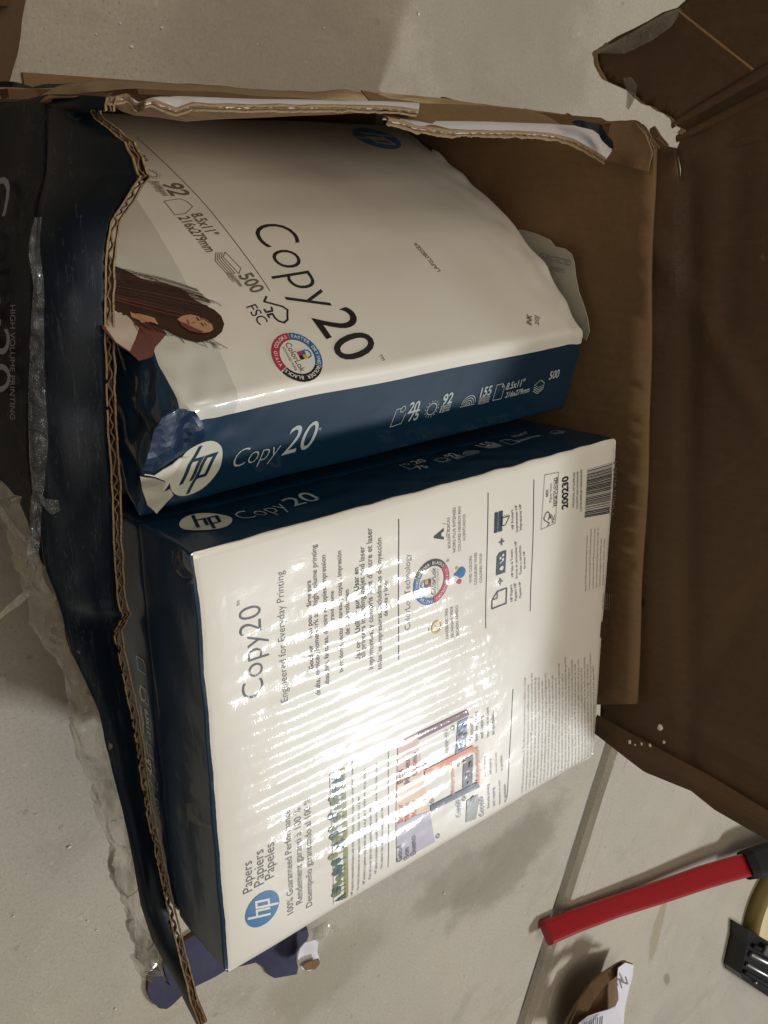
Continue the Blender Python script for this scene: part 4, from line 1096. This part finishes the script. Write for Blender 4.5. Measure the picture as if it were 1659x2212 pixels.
spine_icons(P, spB, ((899, 1004), (924, 998)), ((906, 1016), (927, 1011)), (955, 995), ((976, 990), (994, 985)), (1022, 982), ((1045, 968), (1073, 960)), (1100, 956), ((1112, 946), (1146, 936)), ((1120, 957), (1170, 943)), (1196, 934))
P.build('spine_icons', reamB)

# =================================================================== TILTED REAM (A): front side up
def dispA(a, b, c):
    n_ = NA_; a = max(a, 0.0); c = max(c, 0.0); b = max(b, 0.0)
    t = b / 216.0; bow = 13.0 * math.sin(math.pi * min(1, max(0, t)) ** .9)
    d = n_ * bow
    d += n_ * (.9 * noise.noise(Vector((a * .02, b * .02, 9))))
    k = math.exp(-a / 13) * math.exp(-abs(b) / 40)
    d += n_ * (-3.0 * k) + Vector((1, 0, 0)) * (5.0 * k * noise.noise(Vector((b * .07, c * .12, 3))) + 4 * math.exp(-a / 6) * math.exp(-(c) / 9))
    k2 = math.exp(-a / 16) * math.exp(-b / 60)
    d += n_ * k2 * 3.2 * noise.noise(Vector((a * .11, b * .09, c * .08)))
    d += VA_ * k2 * 2.5 * noise.noise(Vector((a * .1, b * .1, c * .1 + 9)))
    k3 = math.exp(-max(0, 279 - a) / 14)
    d += n_ * k3 * 2.6 * noise.noise(Vector((b * .05, a * .09, c * .06 + 4))) + Vector((1, 0, 0)) * k3 * 3.0 * noise.noise(Vector((b * .045, c * .05, 12)))
    ea = min(a, 279 - a)
    d -= n_ * (1.5 * math.exp(-ea / 8)) * (1 if c < 2 else .3)
    return d
PHOTO_A = 70.0
A0, A1, A2_ = Vector((16, 58, 213)), Vector((281, 62, 199)), Vector((292, 184, 23))
A0 = at(362, 884, 2, 213); A1 = at(1266, 712, 2, 199); A2_ = at(868, 268, 2, 24)
A4, A5 = at(300, 1112, 2, 187), at(1222, 884, 2, 185)
U_, V_ = A1 - A0, A2_ - A1
NA_ = U_.cross(V_).normalized(); VA_ = V_.normalized()
A = Ream(A0, U_, V_, A4 - A0, A5 - A1, 50, dispA)
topA = Face(lambda p, q: A.M(p, q, 0), lambda p, q: (p, q, 0))
PHOTO_A = topA.inv(292, 425, 60, 150).x
M['pack_front'] = film('ream_wrapper_front', WHITE, 'crumple', .9, mask_front)
reamA = root('paper_ream', (140, 90, 20), 'tilted ream, front side up with large Copy20 and a woman photo, corner torn', 'ream of paper', 'reams in the carton')
A.body('wrapper', M['pack_front'], reamA, 2.0, (140, 108, 26))
for nm, c in (('fa_black', srgb(30, 28, 30)), ('fa_grey', srgb(112, 104, 88)), ('fa_lightgrey', srgb(160, 152, 134)), ('fa_blue', srgb(84, 148, 206)), ('fa_white', WHITE), ('fa_cyan', srgb(40, 110, 168)), ('fa_pink', srgb(190, 44, 84)),
              ('fa_yellow', srgb(216, 180, 70)), ('fa_hair', srgb(58, 36, 28)), ('fa_hair_light', srgb(78, 50, 38)), ('fa_skin', srgb(196, 146, 112)), ('fa_cloth', srgb(112, 66, 60)), ('fa_pale', srgb(206, 190, 172))):
    M[nm] = film(nm, c, 'crumple', .9)
M['ink_spine_blue2'] = film('front_corner_blue', srgb(10, 30, 46), 'crumple', .9)
P = Print(topA, .22)
T = P.pxtext
P.pxline((297, 299), (583, 629), .35, 'fa_black')
T('Copy', (535, 490), (664, 672), 'fa_black', weight=-.014, ks=1.3); T('20', (673, 688), (742, 788), 'fa_black', weight=.003, ks=1.3)
T('TM', (818, 768), (826, 780), 'fa_black')
P.build('front_name', reamA)
T('20', (298, 334), (308, 348), 'fa_grey', weight=.02, hs=5); T('92', (348, 396), (371, 424), 'fa_grey', weight=.02, ks=1.3)
T('8.5x11"', (411, 463), (450, 510), 'fa_grey', weight=.02, ks=1.7); T('216x279mm', (384, 470), (446, 546), 'fa_grey', weight=.02, ks=1.7)
T('500', (514, 596), (546, 635), 'fa_grey', weight=.02, ks=1.4); T('FSC', (531, 664), (560, 703), 'fa_black', weight=.0)
c = topA.inv(326, 376); P.ring(c, 3.0, 3.5, 0, 6.29, 'fa_grey')
for k in range(14):
    a = k * 2 * math.pi / 14; e = Vector((math.cos(a), math.sin(a))); P.line(c + e * 4.1, c + e * 5.1, .35, 'fa_grey')
P.path([topA.inv(*p) for p in ((354, 435), (390, 430), (404, 436), (416, 447), (400, 462), (378, 465))], .4, 'fa_grey', 0, True)
P.path([topA.inv(*p) for p in ((486, 545), (520, 580), (516, 592), (482, 556))], .4, 'fa_grey', 0, True)
for k in range(4): P.path([topA.inv(480 - k * 4.5, 546), topA.inv(478 - k * 4.5, 558 + k * 2), topA.inv(508 - k * 4, 592 + k * 2)], .4, 'fa_grey')
for k, (s_, a_, b_) in enumerate((('Brightness', (332, 392), (358, 424)), ('Luminosité', (326, 392), (352, 424)), ('Brillo', (320, 392), (340, 416)), ('Sheets', (500, 598), (520, 620)), ('Feuilles', (493, 592), (518, 620)), ('Hojas', (486, 590), (502, 610)))):
    T(s_, a_, b_, 'fa_lightgrey', weight=.008)
e_rd = (topA.inv(583, 629) - topA.inv(297, 299)).normalized()
tree(P, topA.inv(590, 670), 8.0, e_rd, 'fa_black', 0)
P.build('icon_row', reamA)
c = topA.inv(642, 771); MSA = ('fa_black', 'fa_cyan', 'fa_pink', 'fa_white', 'fa_yellow')
aa = math.atan2(e_rd.y, e_rd.x)
colorlok(P, c, 13.0, aa - 1.2, MSA); P.disc(c, 9.0, 'fa_white', 1); lokmark(P, c, 13.0, e_rd, MSA)
T('®', (628, 806), (634, 812), 'fa_grey')
P.build('ring_logo', reamA)
round_logo(P, topA.inv(814, 299), 17.0, aa, 'fa_blue', 'fa_white', 1.0, 0)
P.build('round_logo', reamA)
T('LAP2L0805EA', (952, 586), (899, 524), 'fa_grey', weight=.01, hs=4.6); P.pxpoly([(906, 290), (938, 292), (936, 312), (930, 314), (938, 330), (932, 328), (914, 308)], 'ink_spine_blue2')
P.build('printed_code', reamA); T('INK', (1148, 704), (1148, 682), 'fa_grey', weight=.03, hs=5); T('20J', (1164, 704), (1163, 684), 'fa_lightgrey', weight=.03, hs=4)
P.build('printed_code', reamA)
# picture of a long haired woman printed on the foot of the pack
c1 = lambda x, y: (.5 * x, .5 * y)
hair = [(470, 1158), (500, 1152), (540, 1168), (580, 1190), (620, 1212), (690, 1226), (760, 1240), (800, 1262), (830, 1292), (880, 1318), (925, 1340), (955, 1368), (968, 1402), (958, 1436), (930, 1460), (890, 1476), (850, 1482), (800, 1470), (760, 1452), (730, 1436), (690, 1420), (650, 1402), (610, 1384), (560, 1372), (520, 1362), (480, 1330), (440, 1250)]
P.pxpoly([c1(*p) for p in [(440, 1290), (520, 1300), (600, 1330), (680, 1400), (720, 1440), (690, 1480), (660, 1540), (600, 1560), (520, 1500), (440, 1420)]], 'fa_cloth', 0)
P.pxpoly([c1(*p) for p in [(460, 1330), (540, 1360), (600, 1420), (560, 1520), (500, 1480), (440, 1400)]], 'fa_pale', 1)
P.pxpoly([c1(*p) for p in [(600, 1372), (650, 1378), (662, 1396), (610, 1398)]], 'fa_pale', 2)
P.pxpoly([c1(*p) for p in hair], 'fa_hair', 1)
rr = random.Random(4)
def lock(u0, v0, u1, v1, bend, w, m, ly):
    P.path([topA.inv(*c1(u0 + (u1 - u0) * t / 6, v0 + (v1 - v0) * t / 6 + bend * math.sin(math.pi * t / 6))) for t in range(7)], w, m, ly)
for k in range(26):
    f = k / 25
    lock(480 + 20 * f, 1166 + 150 * f, 760 + 150 * (1 - abs(f - .4)), 1252 + 150 * f, -14 + 20 * f, rr.uniform(.15, .5), rr.choice(('fa_hair_light', 'fa_hair', 'fa_cloth')), 2)
for k in range(40):   # loose ends fraying past the outline
    u0 = rr.uniform(560, 930); v0 = 1378 + (u0 - 560) * .26 + rr.uniform(-4, 22)
    lock(u0, v0, u0 + rr.uniform(20, 70), v0 + rr.uniform(14, 42), rr.uniform(-6, 6), .2, 'fa_hair', 3)
for k in range(16):
    u0 = rr.uniform(500, 900); lock(u0, 1150 + (u0 - 480) * .36, u0 + 60, 1168 + (u0 - 480) * .38, -6, .25, 'fa_hair', 3)
P.pxpoly([c1(*p) for p in [(764, 1384), (786, 1370), (820, 1364), (856, 1370), (890, 1386), (914, 1408), (920, 1428), (904, 1440), (872, 1444), (830, 1434), (790, 1412)]], 'fa_skin', 4)
P.pxpoly([c1(*p) for p in [(770, 1392), (800, 1404), (840, 1424), (880, 1440), (860, 1446), (816, 1436), (780, 1412)]], 'fa_cloth', 5)   # cheek in the shade of the hair
for (u, v) in ((852, 1386), (872, 1410)):
    P.pxline(c1(u - 7, v - 8), c1(u + 6, v + 7), .55, 'fa_hair', 6); P.pxline(c1(u + 8, v - 8), c1(u + 18, v + 5), .3, 'fa_hair_light', 6)
P.pxline(c1(842, 1400), c1(826, 1402), .35, 'fa_cloth', 6); P.pxline(c1(806, 1388), c1(814, 1408), .6, 'fa_cloth', 6)
for k in range(3): lock(915 - 6 * k, 1398 + 3 * k, 850 - 10 * k, 1362 + 2 * k, -6, .3, 'fa_hair', 6)
P.pxpoly([c1(*p) for p in [(560, 1352), (600, 1360), (640, 1374), (660, 1392), (640, 1398), (604, 1390), (566, 1376)]], 'fa_skin', 4)
for k in range(4): lock(600 + 6 * k, 1366 + 7 * k, 664 + 4 * k, 1384 + 7 * k, -2, .8, 'fa_skin', 5)
P.build('woman_picture', reamA)
# faint upright tile lines of that picture are in the wrapper; spine lettering
spA = Face(lambda p, q: A.M(p, 0, 50 - q), lambda p, q: (p, 0, 50 - q))
P = Print(spA, .3)
c = spA.inv(424, 1011, 30, 25)
round_logo(P, c, 13.2, .05, 'logo_disc', 'ink_spine_blue', .92, 0)
def Ts(txt, a, b, m='spine_ink', **k): P.text(txt, spA.inv(a[0], a[1], 100, 25), spA.inv(b[0], b[1], 100, 25), m, **k)
P.build('spine_logo', reamA)
Ts('Copy', (500, 1011), (600, 985), weight=-.018, shear=.18); Ts('20', (606, 984), (676, 965), weight=.0, shear=.18); Ts('TM', (682, 932), (692, 929), weight=.0)
P.build('spine_name', reamA)
spine_icons(P, spA, ((879, 893), (902, 888)), ((880, 910), (901, 905)), (932, 883), ((953, 875), (975, 869)), (1010, 874), ((1035, 858), (1059, 852)), (1077, 846), ((1091, 842), (1131, 832)), ((1090, 859), (1142, 846)), (1166, 826))
Ts('500', (1184, 820), (1205, 815), weight=.02)
P.build('spine_icons', reamA)
# torn wrapper at the near corner: bare sheets and a curled scrap of film
def spp(u, v, lift): 
    q = spA.inv(u, v, 20, 25); return spA.F(q.x, q.y) + spA.nrm(q.x, q.y) * lift
tw = [(306, 1022), (330, 1026), (352, 1012), (368, 1000), (386, 988), (402, 981), (392, 990), (378, 1008), (370, 1028), (358, 1050), (350, 1058), (354, 1034)]
bm = sheet_poly([spp(u, v, 1.2 + (abs(hash((u, v))) % 3) * .6) for u, v in tw], 2.5, 1.2, 120, 3, up=CAM); solid(bm, .4, 0, 0)
link('exposed_sheets', bm, ['sheet_white'], reamA)
tw2 = [(300, 1026), (330, 1032), (354, 1036), (352, 1060), (366, 1054), (372, 1066), (352, 1090), (336, 1106), (316, 1088), (306, 1058)]
bm = sheet_poly([spp(u, v, .9) for u, v in tw2], 2.5, 1.6, 120, 5, up=CAM); solid(bm, .3, 0, 0)
link('curled_wrapper', bm, ['wrapper_paper'], reamA)
# crumpled end folds of the wrapper hanging over the near end (blue, glossy)
M['crumple_blue'] = film('crumpled_blue_film', srgb(14, 40, 70), 'crumple', 1.0)
def crumple(name, pxs, depth_fn, parent, mat, amp, seed, ml=3.0):
    bm = sheet_poly([depth_fn(u, v) for u, v in pxs], ml, 0, 30, seed, up=(CAM - depth_fn(*pxs[0])).normalized())
    for v in bm.verts:
        c_ = v.co * 55 + Vector((seed, 0, 0)); v.co += v.normal * amp * MM * (abs(noise.noise(c_)) * 2 - .5 + .3 * abs(noise.noise(c_ * 2.3)))
    la = bm.verts.layers.float_vector.new('loc')
    for v in bm.verts: v[la] = (v.co.x * 1000, v.co.y * 1000, v.co.z * 1000)
    solid(bm, .3, 0, 0); return link(name, bm, [mat], parent, smooth=False)
pn = spA.nrm(6, 25)
dA = lambda u, v: atp(u, v, spA.F(6, 25) + pn * 2.5, pn)
crumple('wrapper_fold', [(352, 905), (376, 888), (400, 884), (424, 892), (436, 912), (440, 944), (432, 962), (404, 972), (380, 978), (352, 1000), (330, 1020), (308, 1016), (326, 968), (336, 930)], dA, reamA, M['crumple_blue'], 2.6, 5, 4.0)

eB = lambda u, v: at(u, v, 0, -2.2)
crumple('wrapper_fold', [(366, 1190), (384, 1180), (402, 1188), (412, 1202), (416, 1236), (412, 1262), (398, 1262), (384, 1240), (370, 1216)], eB, reamB, M['crumple_blue'], 2.4, 9, 2.5)
bm = strip_grid([eB(402, 1736), eB(440, 1728), eB(479, 1730)], [eB(406, 1774), eB(442, 1788), eB(482, 1792)], 16, 10, 1.2, 90, 7, up=Vector((-1, 0, 0))); solid(bm, .2, 0, 0)
link('film_seam', bm, ['tape_faint'], reamB)
# =================================================================== LOWER REAMS
M['pack_dark'] = film('ream_wrapper_lower', BLUE, 'smooth', .15, mask_dark)
def lower_ream(loc, label, L0, ry=0.0, ex=0.0):
    r = root('paper_ream', (140, -108, loc), label, 'ream of paper', 'reams in the carton')
    off = L0
    Q = Ream(Vector((off, -216 + ry, loc + 49.4)), Vector((279 - ex, 0, 0)), Vector((0, 214, 0)), Vector((0, 0, -49)), Vector((0, 0, -49)), 50,
             lambda a, b, c: Vector((1.2 * math.exp(-a / 6) * noise.noise(Vector((b * .05, c * .1, loc))), 0, .5 * noise.noise(Vector((a * .02, b * .02, loc))) - .7)))
    Q.body('wrapper', M['pack_dark'], r, 2.2, (70, 54, 12))
    return r, Q
rC, QC = lower_ream(130, 'dark blue wrapped ream directly beneath the back side up ream, small icons on its end', 1.0, 1.0)
fc = Face(lambda p, q: QC.M(0, 214 - p, 50 - q), lambda p, q: (0, p, q))  # end: p runs down the photo, q up
fc = Face(lambda p, q: QC.M(0, 214 - p, q), lambda p, q: (0, p, q))
fc = Face(lambda p, q: QC.M(0, 214 - p, 50 - q), lambda p, q: (0, p, 50 - q))
P = Print(fc, .4)
for k, (p, w) in enumerate(((70, 9), (86, 10), (118, 8), (136, 8))):
    P.path([(p, 34), (p + w * .8, 34), (p + w * .8, 42), (p + 2, 42), (p, 40)], .5, 'spine_ink', 0, True)
P.text('8.5x11"', (98, 36), (114, 36), 'spine_ink', weight=.02); P.text('216x279mm', (98, 31), (114, 31), 'spine_ink', weight=.02)
P.text('500', (148, 36), (158, 36), 'spine_ink', weight=.02); P.text('92', (128, 30), (136, 30), 'spine_ink', weight=.02)
P.ring((174, 35), 4.2, 4.8, 0, 6.29, 'spine_ink'); P.ring((90, 36), 3, 3.5, 0, 6.29, 'spine_ink')
for k in range(3): P.text('Sheets Feuilles', (140, 30 - 2 * k), (162, 30 - 2 * k), 'spine_ink')
P.build('end_print', rC)
for o_ in list(rC.children): pass
lower_ream(80, 'dark blue wrapped ream in the middle of the lower stack, set back in shade', 44, 1.0, 40)
lower_ream(30, 'dark blue wrapped ream at the bottom of the stack, set back in shade', 50, 1.0, 46)
# shallow tray of loose sheets below carries the stack
q = bmesh.new(); bmesh.ops.create_cube(q, size=1)
for v in q.verts: v.co = Vector((160 + v.co.x * 220, -108 + v.co.y * 200, 17.2 + v.co.z * 24)) * MM
tag(link('loose_sheets', q, ['sheet_white']), 'low pile of loose white sheets under the shaded stack', 'paper sheets')

# loose torn wrapper behind the tilted ream
def lw_p(u, v): return at(u, v, 0, 290.0)
wr = [(1118, 495), (1140, 500), (1165, 508), (1188, 518), (1200, 532), (1222, 537), (1236, 548), (1242, 566), (1246, 600), (1252, 630), (1266, 664), (1274, 690), (1277, 716), (1268, 735), (1240, 700), (1200, 640), (1150, 560), (1120, 515)]
wr = [(u - (14 if i > 13 else 0), v) for i, (u, v) in enumerate(wr)]
bm = sheet_poly([atd(u, v, 0) if False else lw_p(u, v) for u, v in wr], 5, 5, 22, 13, up=Vector((-1, 0, .5))); solid(bm, .4, 0, 0)
lwq = tag(link('torn_wrapper', bm, ['wrapper_paper']), 'crumpled scrap of pale wrapper sticking out behind the tilted ream', 'wrapper')
LF = Face(lambda p, q: lw_p(1236, 552) + Vector((0, -1, -.4)).normalized() * 0 + (lw_p(1172, 556) - lw_p(1236, 552)) * (p / 20) + (lw_p(1236, 552) - lw_p(1228, 588)) * (q / 12), lambda p, q: (p, q, 0))
def quadtext(txt, a, b, h, m, parent, lift=.6):
    """small lettering on a flat plane between two points, letter height h along vector"""
    V, Fs = glyphs(txt, .02); x0 = min(v[0] for v in V); x1 = max(v[0] for v in V)
    e = b - a; bm = bmesh.new(); n_ = e.cross(h).normalized() * lift
    vs_ = [bm.verts.new((a + e * ((x - x0) / (x1 - x0)) + h * y + n_) * MM) for x, y in V]
    for f in Fs:
        try: bm.faces.new([vs_[i] for i in f])
        except ValueError: pass
    return link('printed_letters', bm, [m], parent)
quadtext('RE PROTECTED', lw_p(1172, 556), lw_p(1240, 574), lw_p(1176, 540) - lw_p(1172, 556), 'faint_ink', lwq, 3.6)
quadtext('SHEETS', lw_p(1196, 582), lw_p(1228, 590), lw_p(1198, 570) - lw_p(1196, 582), 'faint_ink', lwq, 3.6)

# =================================================================== THINGS ON THE FLOOR
# red bar with a black grip
bar = root('red_bar', at(1300, 1960, 2, 0), 'red painted flat bar lying on the floor with a black grip at its far end', 'bar')
def ctr(u, v, z): return at(u, v, 2, z)
axis = [((1180, 2015), 14, 33), ((1240, 1990), 16, 31), ((1330, 1958), 19, 29), ((1430, 1926), 24, 30), ((1520, 1895), 30, 31), ((1570, 1880), 34, 31), ((1622, 1866), 38, 31)]
def bar_mesh(sts, mi):
    bm = bmesh.new(); rings = []
    C = [ctr(u, v, z) for (u, v), z, w in sts]
    for i, ((u, v), z, wpx) in enumerate(sts):
        p = C[i]; t = (C[min(i + 1, len(C) - 1)] - C[max(i - 1, 0)]).normalized()
        view = (CAM - p).normalized(); side = t.cross(view).normalized(); upn = side.cross(t).normalized()
        depth = (W2C @ (p - Vector((0, 0, H))) + CAM_T).z; w = wpx * depth / FPX * mi[0]; h = w * mi[1]
        prof = [(math.copysign(abs(math.cos(a)) ** .45, math.cos(a)), math.copysign(abs(math.sin(a)) ** .45, math.sin(a))) for a in [k * 2 * math.pi / 20 for k in range(20)]]
        rings.append([bm.verts.new((p + side * x * w + upn * y * h) * MM) for x, y in prof])
    for i in range(len(rings) - 1):
        for k in range(20): bm.faces.new((rings[i][k], rings[i][(k + 1) % 20], rings[i + 1][(k + 1) % 20], rings[i + 1][k]))
    bm.faces.new(list(reversed(rings[0]))); bm.faces.new(rings[-1])
    bmesh.ops.recalc_face_normals(bm, faces=list(bm.faces)); return bm
link('bar_shaft', bar_mesh(axis, (.78, .45)), ['red_paint'], bar)
link('grip', bar_mesh([((1612, 1869), 38, 31), ((1618, 1867), 40, 37), ((1640, 1861), 42, 40), ((1700, 1843), 46, 42), ((1790, 1816), 50, 42)], (.82, .8)), ['black_rubber'], bar)

# roll of tape seen on its side
trc = at(1700, 1962, 2, 26); 
tr_ = root('tape_roll', trc - Vector((0, 0, 26)), 'cream roll of masking tape on the floor beyond the red bar', 'tape roll')
depth = (W2C @ (trc - Vector((0, 0, H))) + CAM_T).z; RR = 118 * depth / FPX
def lathe(prof, c, ax=UPV, seg=64):
    bm = bmesh.new(); a = ax.orthogonal().normalized(); b = ax.cross(a); rings = []
    for r, z in prof: rings.append([bm.verts.new((c + a * r * math.cos(k * 2 * math.pi / seg) + b * r * math.sin(k * 2 * math.pi / seg) + ax * z) * MM) for k in range(seg)])
    for i in range(len(rings)):
        j = (i + 1) % len(rings)
        for k in range(seg): bm.faces.new((rings[i][k], rings[i][(k + 1) % seg], rings[j][(k + 1) % seg], rings[j][k]))
    bmesh.ops.recalc_face_normals(bm, faces=list(bm.faces)); return bm
base = trc - Vector((0, 0, 26))
link('tape_body', lathe([(RR * .42, 1), (RR, 1), (RR, 25), (RR * .98, 26), (RR * .42, 26)], base), ['tape_roll'], tr_, True)
link('outer_wrap', lathe([(RR + .2, 1), (RR + 2.5, 1), (RR + 2.5, 27.5), (RR + .2, 27.5)], base), ['tape_rim'], tr_, True)
link('cardboard_core', lathe([(RR * .38, 1), (RR * .415, 1), (RR * .415, 28), (RR * .38, 28)], base), ['kraft'], tr_, True)

# black metal tool with steel rails
tool = root('metal_tool', at(1640, 2060, 2, 0), 'black metal dispenser with steel rails, cut off by the photo edge below the tape roll', 'hand tool')
tq = [(1616, 2008), (1614, 2040), (1600, 2104), (1604, 2116), (1670, 2160), (1760, 2210), (1800, 2110), (1720, 2060), (1660, 2034)]
bm = sheet_poly([at(u, v, 2, 30) for u, v in tq], 40, 0, 5, 1, up=UPV); solid(bm, 28, 0, 0); link('tool_body', bm, ['black_metal'], tool)
for (a, b, r, m) in (((1622, 2062), (1760, 2130), 3.6, 'steel'), ((1614, 2084), (1750, 2158), 2.8, 'steel'), ((1610, 2100), (1740, 2176), 2.6, 'black_rubber'), ((1628, 2044), (1770, 2106), 2.6, 'black_rubber')):
    bm = bmesh.new(); tube_along(bm, [at(a[0], a[1], 2, 34), at(b[0], b[1], 2, 34)], r * 1.4, 0, 8); link('rail', bm, [m], tool, True)
bm = sheet_poly([at(u, v, 2, 42) for u, v in [(1658, 2044), (1700, 2062), (1692, 2084), (1650, 2062)]], 20, 0, 5, 1, up=UPV); solid(bm, 3, 0, 0); link('blade_plate', bm, ['steel'], tool)
bm = bmesh.new(); bmesh.ops.create_icosphere(bm, subdivisions=2, radius=3.2 * MM)
for v in bm.verts: v.co += at(1632, 2122, 2, 34) * MM
link('rivet', bm, ['steel'], tool, True)

# torn cardboard scrap with address label, bottom edge
scr = root('cardboard_scrap', at(1300, 2190, 2, 0), 'curled brown cardboard scrap with a white barcode label, at the bottom photo edge', 'cardboard scrap')
def raised(u, v, z): return at(u, v, 2, z)
s_pts = [(1226, 2216, 26), (1244, 2176, 30), (1270, 2138, 34), (1300, 2108, 34), (1330, 2090, 30), (1352, 2078, 26), (1368, 2082, 30), (1366, 2110, 34), (1350, 2160, 34), (1340, 2212, 30), (1330, 2260, 24), (1220, 2260, 20)]
bm = sheet_poly([raised(*p) for p in s_pts], 12, 5, 14, 3, up=UPV); solid(bm, 3.5, 0, 1)
link('cardboard_sheet', bm, ['kraft', 'kraft_edge'], scr)
sh = [(1232, 2216, 30), (1250, 2168, 42), (1280, 2128, 48), (1310, 2100, 46), (1338, 2080, 40), (1352, 2074, 34), (1362, 2080, 34), (1340, 2102, 44), (1310, 2128, 50), (1282, 2162, 50), (1262, 2200, 42), (1250, 2230, 34)]
bm = sheet_poly([raised(*p) for p in sh], 10, 3, 14, 3, up=UPV); solid(bm, 3, 0, 1); link('curled_rim', bm, ['card_core', 'kraft_edge'], scr)
lb = [(1338, 2092, 52), (1352, 2080, 50), (1368, 2084, 48), (1366, 2108, 50), (1358, 2136, 52), (1352, 2170, 52), (1346, 2212, 50), (1342, 2250, 46), (1228, 2250, 40), (1250, 2210, 50), (1272, 2196, 52), (1300, 2186, 54), (1330, 2174, 54), (1336, 2160, 54), (1334, 2130, 54)]
bm = sheet_poly([raised(*p) for p in lb], 8, 2.0, 30, 4, up=UPV); solid(bm, .6, 0, 0); lab = link('paper_label', bm, ['box_white'], scr)
bm = bmesh.new(); rb2 = random.Random(9)
u = 1262
while u < 1302:
    w = rb2.choice((1.2, 2.0, 3.0)); vs_ = [bm.verts.new(raised(a_, b_, 57) * MM) for a_, b_ in ((u, 2208 - (u - 1262) * .35), (u + w, 2207 - (u - 1262) * .35), (u + w - 4, 2250), (u - 4, 2250))]
    bm.faces.new(vs_); u += w + rb2.choice((1.2, 2, 2.6))
link('bar_code', bm, ['ink_grey'], lab)
quadtext('N', raised(1340, 2134, 57), raised(1356, 2124, 57), (raised(1334, 2114, 57) - raised(1340, 2134, 57)) * 1.2, 'faint_ink', lab, 1.0)

# brown cardboard in the top left corner
ob = root('cardboard_piece', at(20, 40, 2, 0), 'dark brown cardboard piece cut off by the top left corner', 'cardboard')
bm = sheet_poly([at(u, v, 2, 10) for u, v in [(-60, -60), (64, -60), (58, 0), (50, 40), (44, 84), (36, 120), (26, 150), (18, 178), (-60, 185)]], 8, 4, 30, 5, up=UPV); solid(bm, 6, 0, 1)
cp = link('cardboard_sheet', bm, ['kraft_dark', 'kraft_edge'], ob)
bm = sheet_poly([at(u, v, 2, 20) for u, v in [(-60, -60), (28, -60), (24, 0), (20, 14), (-4, 10), (-60, 5)]], 8, 3, 30, 6, up=UPV); solid(bm, 5, 0, 1); link('folded_tab', bm, ['card_core', 'kraft_edge'], ob)

# white scrap by the navy flap and small shreds
bm = sheet_poly([at(u, v, 2, 22) for u, v in [(648, 2050), (660, 2036), (680, 2030), (688, 2036), (686, 2056), (690, 2072), (684, 2088), (668, 2097), (652, 2094), (643, 2078)]], 3, 3, 60, 4, up=UPV); solid(bm, .8, 0, 0)
pc = tag(link('paper_scrap', bm, ['box_white']), 'white torn paper scrap curling over the end of the navy flap', 'paper scrap')
bm = sheet_poly([at(u, v, 2, 27) for u, v in [(652, 2086), (668, 2078), (688, 2070), (690, 2080), (680, 2093), (660, 2096)]], 3, 2, 60, 4, up=UPV); solid(bm, .8, 0, 0); link('torn_rim', bm, ['flute'], pc)
bm = sheet_poly([at(u, v, 2, 16) for u, v in [(668, 2012), (690, 1996), (712, 1990), (706, 2000), (726, 2000), (732, 2010), (706, 2020), (690, 2028), (676, 2030)]], 3, 4, 60, 7, up=UPV); solid(bm, .5, 0, 0)
tag(link('tape_scrap', bm, ['tape']), 'wrinkled scrap of clear tape on the floor beside the white scrap', 'tape scrap')

# white bits added for floor light through lid tears, then crumbs on the floor
GRP = 'white bits standing in for floor light through the torn lid'
for i, (u, v, r) in enumerate(((1444, 1561, 5.0), (1378, 1592, 3.2), (1404, 1596, 2.2), (1422, 1599, 2.6), (1452, 1592, 2.6), (1390, 1598, 1.8))):
    p = lean(u, v) + Vector((-9, 0, 0)); bm = bmesh.new(); bmesh.ops.create_icosphere(bm, subdivisions=2, radius=1)
    for w in bm.verts:
        w.co = Vector((w.co.x * .35, w.co.y * .9, w.co.z * .7)) * r * (1 + .5 * noise.noise(w.co * 2 + Vector((i, 0, 0)))) * .5 * MM + p * MM
    o = link('tear_light_bit', bm, ['sheet_white']); tag(o, ('largest white bit standing in for bright floor seen through a tear in the brown lid flap' if i == 0 else 'tiny white bit standing in for bright floor seen through a tear at the lower border of the brown lid flap'), 'tear light', GRP if i else None)
    o['group'] = GRP
GF = 'pale crumbs scattered on the concrete'
cr_ = [(260, 50), (208, 74), (285, 100), (556, 95), (350, 60), (190, 1990), (60, 1890), (210, 2010), (60, 2070), (30, 1980), (110, 2130), (1020, 1964), (1006, 2110), (960, 1930), (1455, 1920), (700, 60), (905, 30), (150, 1830), (250, 2180), (80, 1760)]
for i, (u, v) in enumerate(cr_):
    p = at(u, v, 2, 1.0); bm = bmesh.new(); bmesh.ops.create_icosphere(bm, subdivisions=1, radius=1)
    r = random.uniform(.4, 1.1)
    for w in bm.verts: w.co = (Vector((w.co.x * 1.5, w.co.y, w.co.z * .35)) * r * (1 + .5 * noise.noise(w.co * 2 + Vector((i * 3, 0, 0)))) + p) * MM
    tag(link('concrete_crumb', bm, ['box_white']), 'tiny pale crumb lying loose on the concrete floor', 'crumb', GF)
